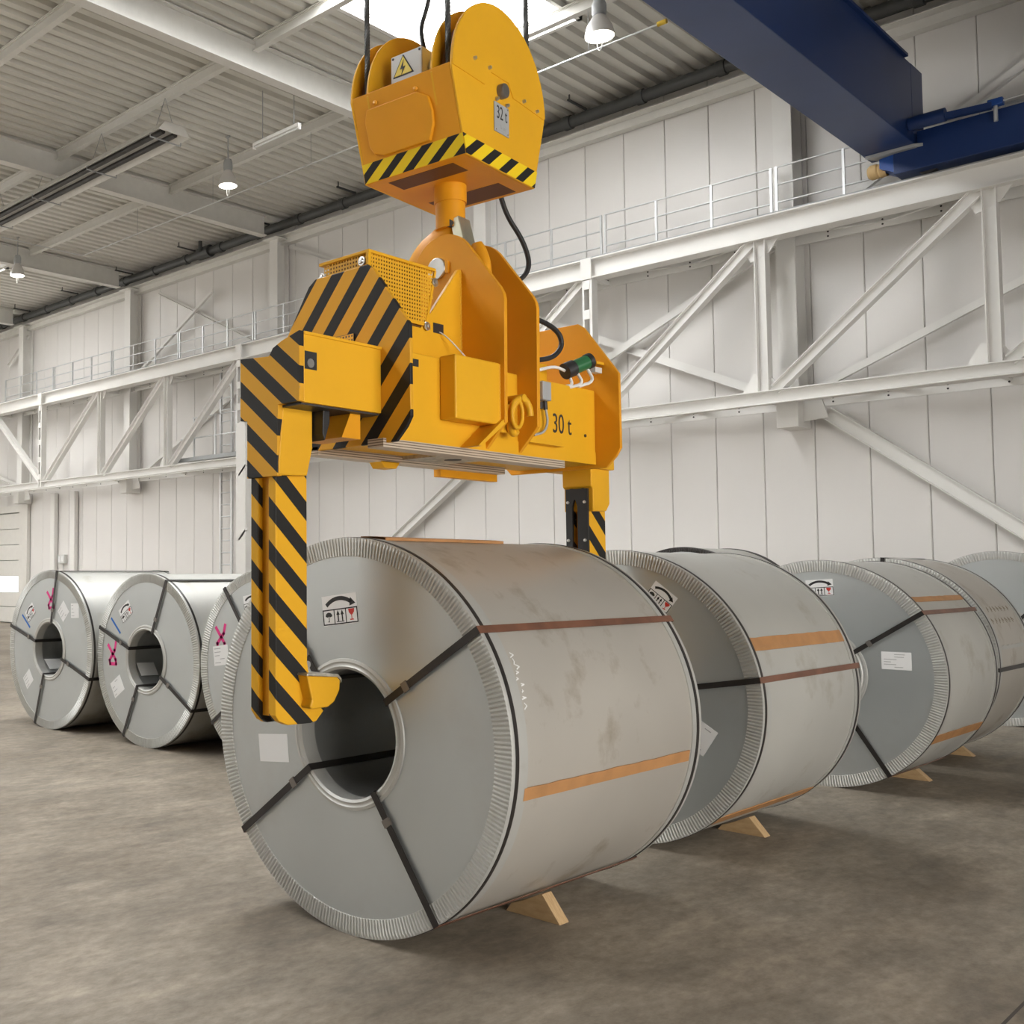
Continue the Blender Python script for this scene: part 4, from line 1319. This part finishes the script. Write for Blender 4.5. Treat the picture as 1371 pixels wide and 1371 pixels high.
# guard rails on the walkway, one frame for each truss bay
gn = ['leftmost guardrail frame, at the left edge', 'second guardrail frame from the left edge', 'third guardrail frame from the left, by the column', 'fourth guardrail frame from the left, in front of the crossed braces', 'guardrail frame just left of the hook block, behind the grab', 'guardrail frame behind the hook', 'guardrail frame right of the hook, above the black hose', 'guardrail frame left of the twin posts near the blue crane', 'guardrail frame running under the blue crane', 'guardrail frame beyond the blue crane', 'rightmost guardrail frame']
for i, (a, b) in enumerate(zip(N[:-1], N[1:])):
    a, b = a + .14, b + .06
    y = 16.72
    g = thing('walkway_guardrail', 'galvanised ' + gn[i], 'guardrail', ((a + b) / 2, y, 7.06), 'guardrail frames on the runway walkway')
    for k in range(4):
        x_ = a + (b - a) * k / 3
        build('post', MB().bar((x_, y, 7.03), (x_, y, 7.91), .035, .035, (0, 1, 0)), 'galvrail', g)
    for z_ in (7.905, 7.63, 7.35):
        build('rail', MB().cyl((a, y, z_), (b, y, z_), .016, 8), 'galvrail', g, smooth=.8)
build('walkway_grating', MB().box(XA, XB, 16.60, 17.0, 6.99, 7.03), 'galvrail', base=(-15, 16.8, 7.0), label='narrow galvanised walkway between runway girder and wall', cat='walkway')

# wall bracing
BR = [('I', (-6.18, 4.05), (-0.95, 0.02), 17.12, .20, 'white brace running down right from the bracket beside the coils'),
      ('I', (-18.0, .12), (-12.55, 3.92), 17.12, .18, 'white brace rising behind the coil grab, above the foreground coil'),
      ('L', (-12.3, 6.90), (-6.82, 4.34), 17.17, .13, 'falling brace of the cross between runway chords, right of the grab'),
      ('L', (-12.2, 4.34), (-6.85, 6.82), 17.10, .15, 'rising brace of the cross between runway chords, right of the grab'),
      ('L', (-6.5, 4.40), (-0.9, 6.78), 17.17, .12, 'rising wall brace right of the wall column, above the lower chord'),
      ('L', (-24.3, 4.34), (-18.6, 6.78), 17.22, .12, 'rising wall brace behind the left truss and ladder platform'),
      ('L', (-24.2, 7.20), (-20.9, 8.89), 17.10, .13, 'rising brace of the upper cross behind the left guardrails'),
      ('L', (-23.3, 9.33), (-18.6, 7.0), 17.17, .06, 'thin falling brace of the upper cross behind the left guardrails'),
      ('L', (-18.1, 9.42), (-12.8, 7.0), 17.17, .08, 'falling brace under the roof, left of the hook'),
      ('L', (-6.3, 7.0), (-2.4, 9.18), 17.12, .14, 'rising brace in the dark upper right corner behind the crane'),
      ('L', (-30.3, 9.3), (-31.6, 8.5), 17.12, .08, 'short brace at the far left wall column'),
      ('L', (-33.5, 5.2), (-30.5, 4.34), 17.17, .10, 'low brace at the left edge above the gate')]
for typ, p, q, y, w, lab in BR:
    p3, q3 = (p[0], y, p[1]), (q[0], y, q[1])
    m = MB()
    if typ == 'I':
        m.ibeam(p3, q3, w, .16, .014, .010)
    else:
        m.bar(p3, q3, w, .012, (0, 1, 0))
        d = (Vector(q3) - Vector(p3)).normalized()
        s_ = Vector((0, 1, 0)).cross(d).normalized() * (w / 2)
        m.bar(Vector(p3) + s_ + Vector((0, -.035, 0)), Vector(q3) + s_ + Vector((0, -.035, 0)), .010, .07, (0, 1, 0))
    build('wall_brace', m, 'white', base=p3, label=lab, cat='brace', group='steel braces on the back wall')

# eaves: ledge, cable tray and the dark pipe
build('eaves_beam', MB().box(XL + .1, XR - .1, 17.12, 17.29, 9.50, 9.66).box(XL + .1, XR - .1, 16.94, 17.12, 9.64, 9.66), 'beam', base=(-15, 17.2, 9.6), label='grey eaves beam along the top of the back wall', cat='beam')
ep = thing('eaves_pipe', 'dark rainwater pipe along the top of the back wall', 'pipe', (-15, 16.92, 9.85))
build('pipe_run', MB().cyl((XL + .1, 16.92, 9.87), (XR - .1, 16.92, 9.87), .105, 20), 'pipe', ep, smooth=.7)
x_ = -33.2
k = 0
while x_ < 2:
    build('coupling', MB().cyl((x_, 16.92, 9.87), (x_ + .14, 16.92, 9.87), .128, 20), 'pipe', ep, smooth=.7, bevel=.006)
    if k % 2 == 0:
        build('hanger', MB().box(x_ + .4, x_ + .44, 16.35, 16.95, 10.0, 10.03).box(x_ + .41, x_ + .43, 16.38, 16.40, 10.0, 10.2).cyl((x_ + .42, 16.92, 9.95), (x_ + .42, 16.92, 10.05), .01, 6), 'pipe', ep)
    x_ += 1.42
    k += 1
vl = build('tee_piece', MB().cyl((-21.2, 16.90, 9.87), (-20.75, 16.90, 9.87), .155, 20), 'pipe', ep, smooth=.7)
build('riser', MB().cyl((-20.95, 16.72, 9.87), (-20.95, 16.72, 10.18), .05, 12), 'pipe', vl, smooth=.7)

# ================================================================== ROOF FITTINGS
def pendant(label, X, Y, Z, size, cord_top):
    L = thing('pendant_lamp', label, 'lamp', (X, Y, Z), 'high bay lamps under the roof')
    r = size / 2
    C = (X, Y, Z)
    build('lens', MB().lathe([(0, -.012), (r * .7, -.010), (r * .96, 0), (r * .96, .004)], C, (0, 0, 1), 28), 'lens', L, smooth=.8)
    build('reflector', MB().lathe([(r, 0), (r * .99, .05), (r * .86, .15), (r * .55, .26), (r * .36, .31), (r * .34, .31), (r * .5, .25), (r * .8, .14), (r * .95, .03)], C, (0, 0, 1), 28, closed=True), 'aluminium', L, smooth=.8)
    build('ballast', MB().lathe([(0, .30), (r * .44, .30), (r * .5, .34), (r * .5, .46), (r * .38, .52), (0, .53)], C, (0, 0, 1), 20), 'grey', L, smooth=.6)
    build('cord', MB().cyl((X, Y, Z + .52), (X, Y, cord_top), .012, 8), 'grey', L, smooth=.8)
    build('hook_plate', MB().box(X - .05, X + .05, Y - .02, Y + .02, cord_top - .03, cord_top), 'grey', L)
    loop = [(X + .03 * math.cos(t), Y + .03 * math.sin(t), Z - .14 + .13 * math.cos(2 * t) * .5 - .06) for t in [0, .8, 1.57, 2.4, 3.14]]
    build('safety_loop', MB().tube([(X - .035, Y, Z - .01), (X - .04, Y, Z - .15), (X, Y, Z - .21), (X + .04, Y, Z - .15), (X + .035, Y, Z - .01)], .007, 6, 2), 'paper', L, smooth=1)
    return L
pendant('big lit pendant lamp between the hook block and the blue crane', -7.62, 13.22, 9.14, .40, ZR)
pendant('lit pendant lamp left of the grab, below the roof beams', -15.46, 13.02, 9.13, .36, ZR)
pendant('lit pendant lamp at the left edge of the picture', -23.75, 13.06, 9.13, .36, ZR)

# radiant heater
H = thing('radiant_heater', 'long grey radiant heater with two dark tubes, hung on wires', 'heater', (-17.5, 10.9, 9.2))
hx0, hx1, hy, hz = -23.0, -14.32, 10.85, 9.2
m = MB()
prof = [(-.34, 0), (-.20, .17), (.20, .17), (.34, 0), (.325, 0), (.19, .155), (-.19, .155), (-.325, 0)]
m.prism([(hy + a, hz + b) for a, b in prof], 'x', hx0, hx1)
build('reflector_hood', m, 'beam', H)
build('end_cap', MB().prism([(hy - .34, hz), (hy - .20, hz + .17), (hy + .20, hz + .17), (hy + .34, hz)], 'x', hx1 - .01, hx1 + .01), 'beam', H)
for dy in (-.13, .13):
    build('burner_tube', MB().cyl((hx0, hy + dy, hz + .06), (hx1 - .15, hy + dy, hz + .06), .05, 14), 'dark', H, smooth=.7)
x_ = hx1 - .25
k = 0
while x_ > hx0:
    build('tube_bracket', MB().tube([(x_, hy - .33, hz + .0), (x_, hy - .33, hz - .06), (x_, hy + .33, hz - .06), (x_, hy + .33, hz)], .012, 6), 'grey', H)
    if k % 1 == 0:
        for dy in (-.2, .2):
            build('hanging_wire', MB().cyl((x_, hy + dy, hz + .16), (x_ - .02, hy, 9.92), .006, 5), 'grey', H)
    x_ -= 2.0
    k += 1

fx = thing('tube_light', 'thin white fluorescent tube light hanging on two rods', 'lamp', (-13.2, 12.25, 9.2))
build('batten_housing', MB().box(-13.83, -12.66, 12.21, 12.29, 9.2, 9.26), 'white', fx, bevel=.008)
build('tube', MB().cyl((-13.80, 12.25, 9.18), (-12.70, 12.25, 9.18), .016, 10), 'paper', fx, smooth=.7)
build('end_socket', MB().box(-12.70, -12.66, 12.22, 12.28, 9.15, 9.2).box(-13.83, -13.80, 12.22, 12.28, 9.15, 9.2), 'white', fx)
for x_ in (-13.6, -12.8):
    build('hanging_rod', MB().cyl((x_, 12.25, 9.26), (x_, 12.25, ZR + .02), .008, 6), 'grey', fx)

tp_ = thing('sprinkler_pipe', 'thin pale pipe hung below the roof with a yellow end', 'pipe', (-14, 13.68, 9.3))
build('pipe_run', MB().tube([(-21.7, 11.5, 9.3), (-21.7, 13.66, 9.3), (-21.68, 13.68, 9.3), (-7.02, 13.80, 9.3)], .014, 8), 'galvrail', tp_, smooth=.8)
build('end_cap', MB().cyl((-7.06, 13.80, 9.3), (-6.93, 13.80, 9.3), .035, 12), plain('yellow_cap', (0.75, 0.50, 0.03), 0.5), tp_, smooth=.7)
for x_ in (-19.5, -16.8, -13.9, -11, -8.1):
    build('hanging_wire', MB().cyl((x_, 13.74, 9.3), (x_, 13.74, ZR - .215), .005, 5), 'grey', tp_)

# ================================================================== LADDER, PLATFORM, WALL PIPES
ld = thing('access_ladder', 'galvanised wall ladder left of the white support column', 'ladder', (-20.3, 17.1, 0))
for x_ in (-20.55, -20.12):
    build('stile', MB().box(x_ - .025, x_ + .025, 17.06, 17.12, 0.05, 6.75), 'galvrail', ld)
k = 0
for z_ in [0.35 + .3 * i for i in range(21)]:
    build('rung', MB().cyl((-20.55, 17.09, z_), (-20.12, 17.09, z_), .016, 8), 'galvrail', ld, smooth=.8)
pf_ = thing('ladder_platform', 'small grey rest platform with handrails behind the left truss', 'platform', (-20.6, 16.85, 4.5))
build('deck_grating', MB().box(-21.7, -19.3, 16.62, 16.96, 4.50, 4.56), 'galvrail', pf_)
build('side_channel', MB().box(-21.72, -19.28, 16.60, 16.63, 4.47, 4.57), 'grey', pf_)
for x_ in (-21.05, -20.2, -19.4):
    build('post', MB().bar((x_, 16.62, 4.5), (x_, 16.62, 5.58), .035, .035, (0, 1, 0)), 'galvrail', pf_)
for z_, xa in ((5.56, -21.1), (5.05, -21.6)):
    build('rail', MB().cyl((xa, 16.62, z_), (-19.2, 16.62, z_), .018, 8), 'galvrail', pf_, smooth=.8)
for x_, lab in ((-28.78, 'left of the two wall pipes above the leftmost coil'), (-27.62, 'right of the two wall pipes above the leftmost coil')):
    build('wall_pipe', MB().box(x_ - .13, x_ + .13, 17.13, 17.28, 0.02, 4.12), 'white', base=(x_, 17.2, 0), label='white duct, ' + lab, cat='duct', group='cable ducts on the back wall', bevel=.03)
sb_ = thing('socket_box', 'small grey socket box on the wall above the leftmost coil', 'socket', (-28.3, 17.25, 2.0))
build('box', MB().box(-28.50, -28.12, 17.18, 17.29, 1.93, 2.20), 'ltgrey', sb_, bevel=.01)
build('lid', MB().box(-28.45, -28.32, 17.165, 17.185, 1.98, 2.15).box(-28.29, -28.17, 17.165, 17.185, 1.98, 2.15), 'paper', sb_)
build('pipe_stub', MB().cyl((-28.3, 17.25, 1.2), (-28.3, 17.25, 1.93), .02, 8), 'ltgrey', sb_, smooth=.8)
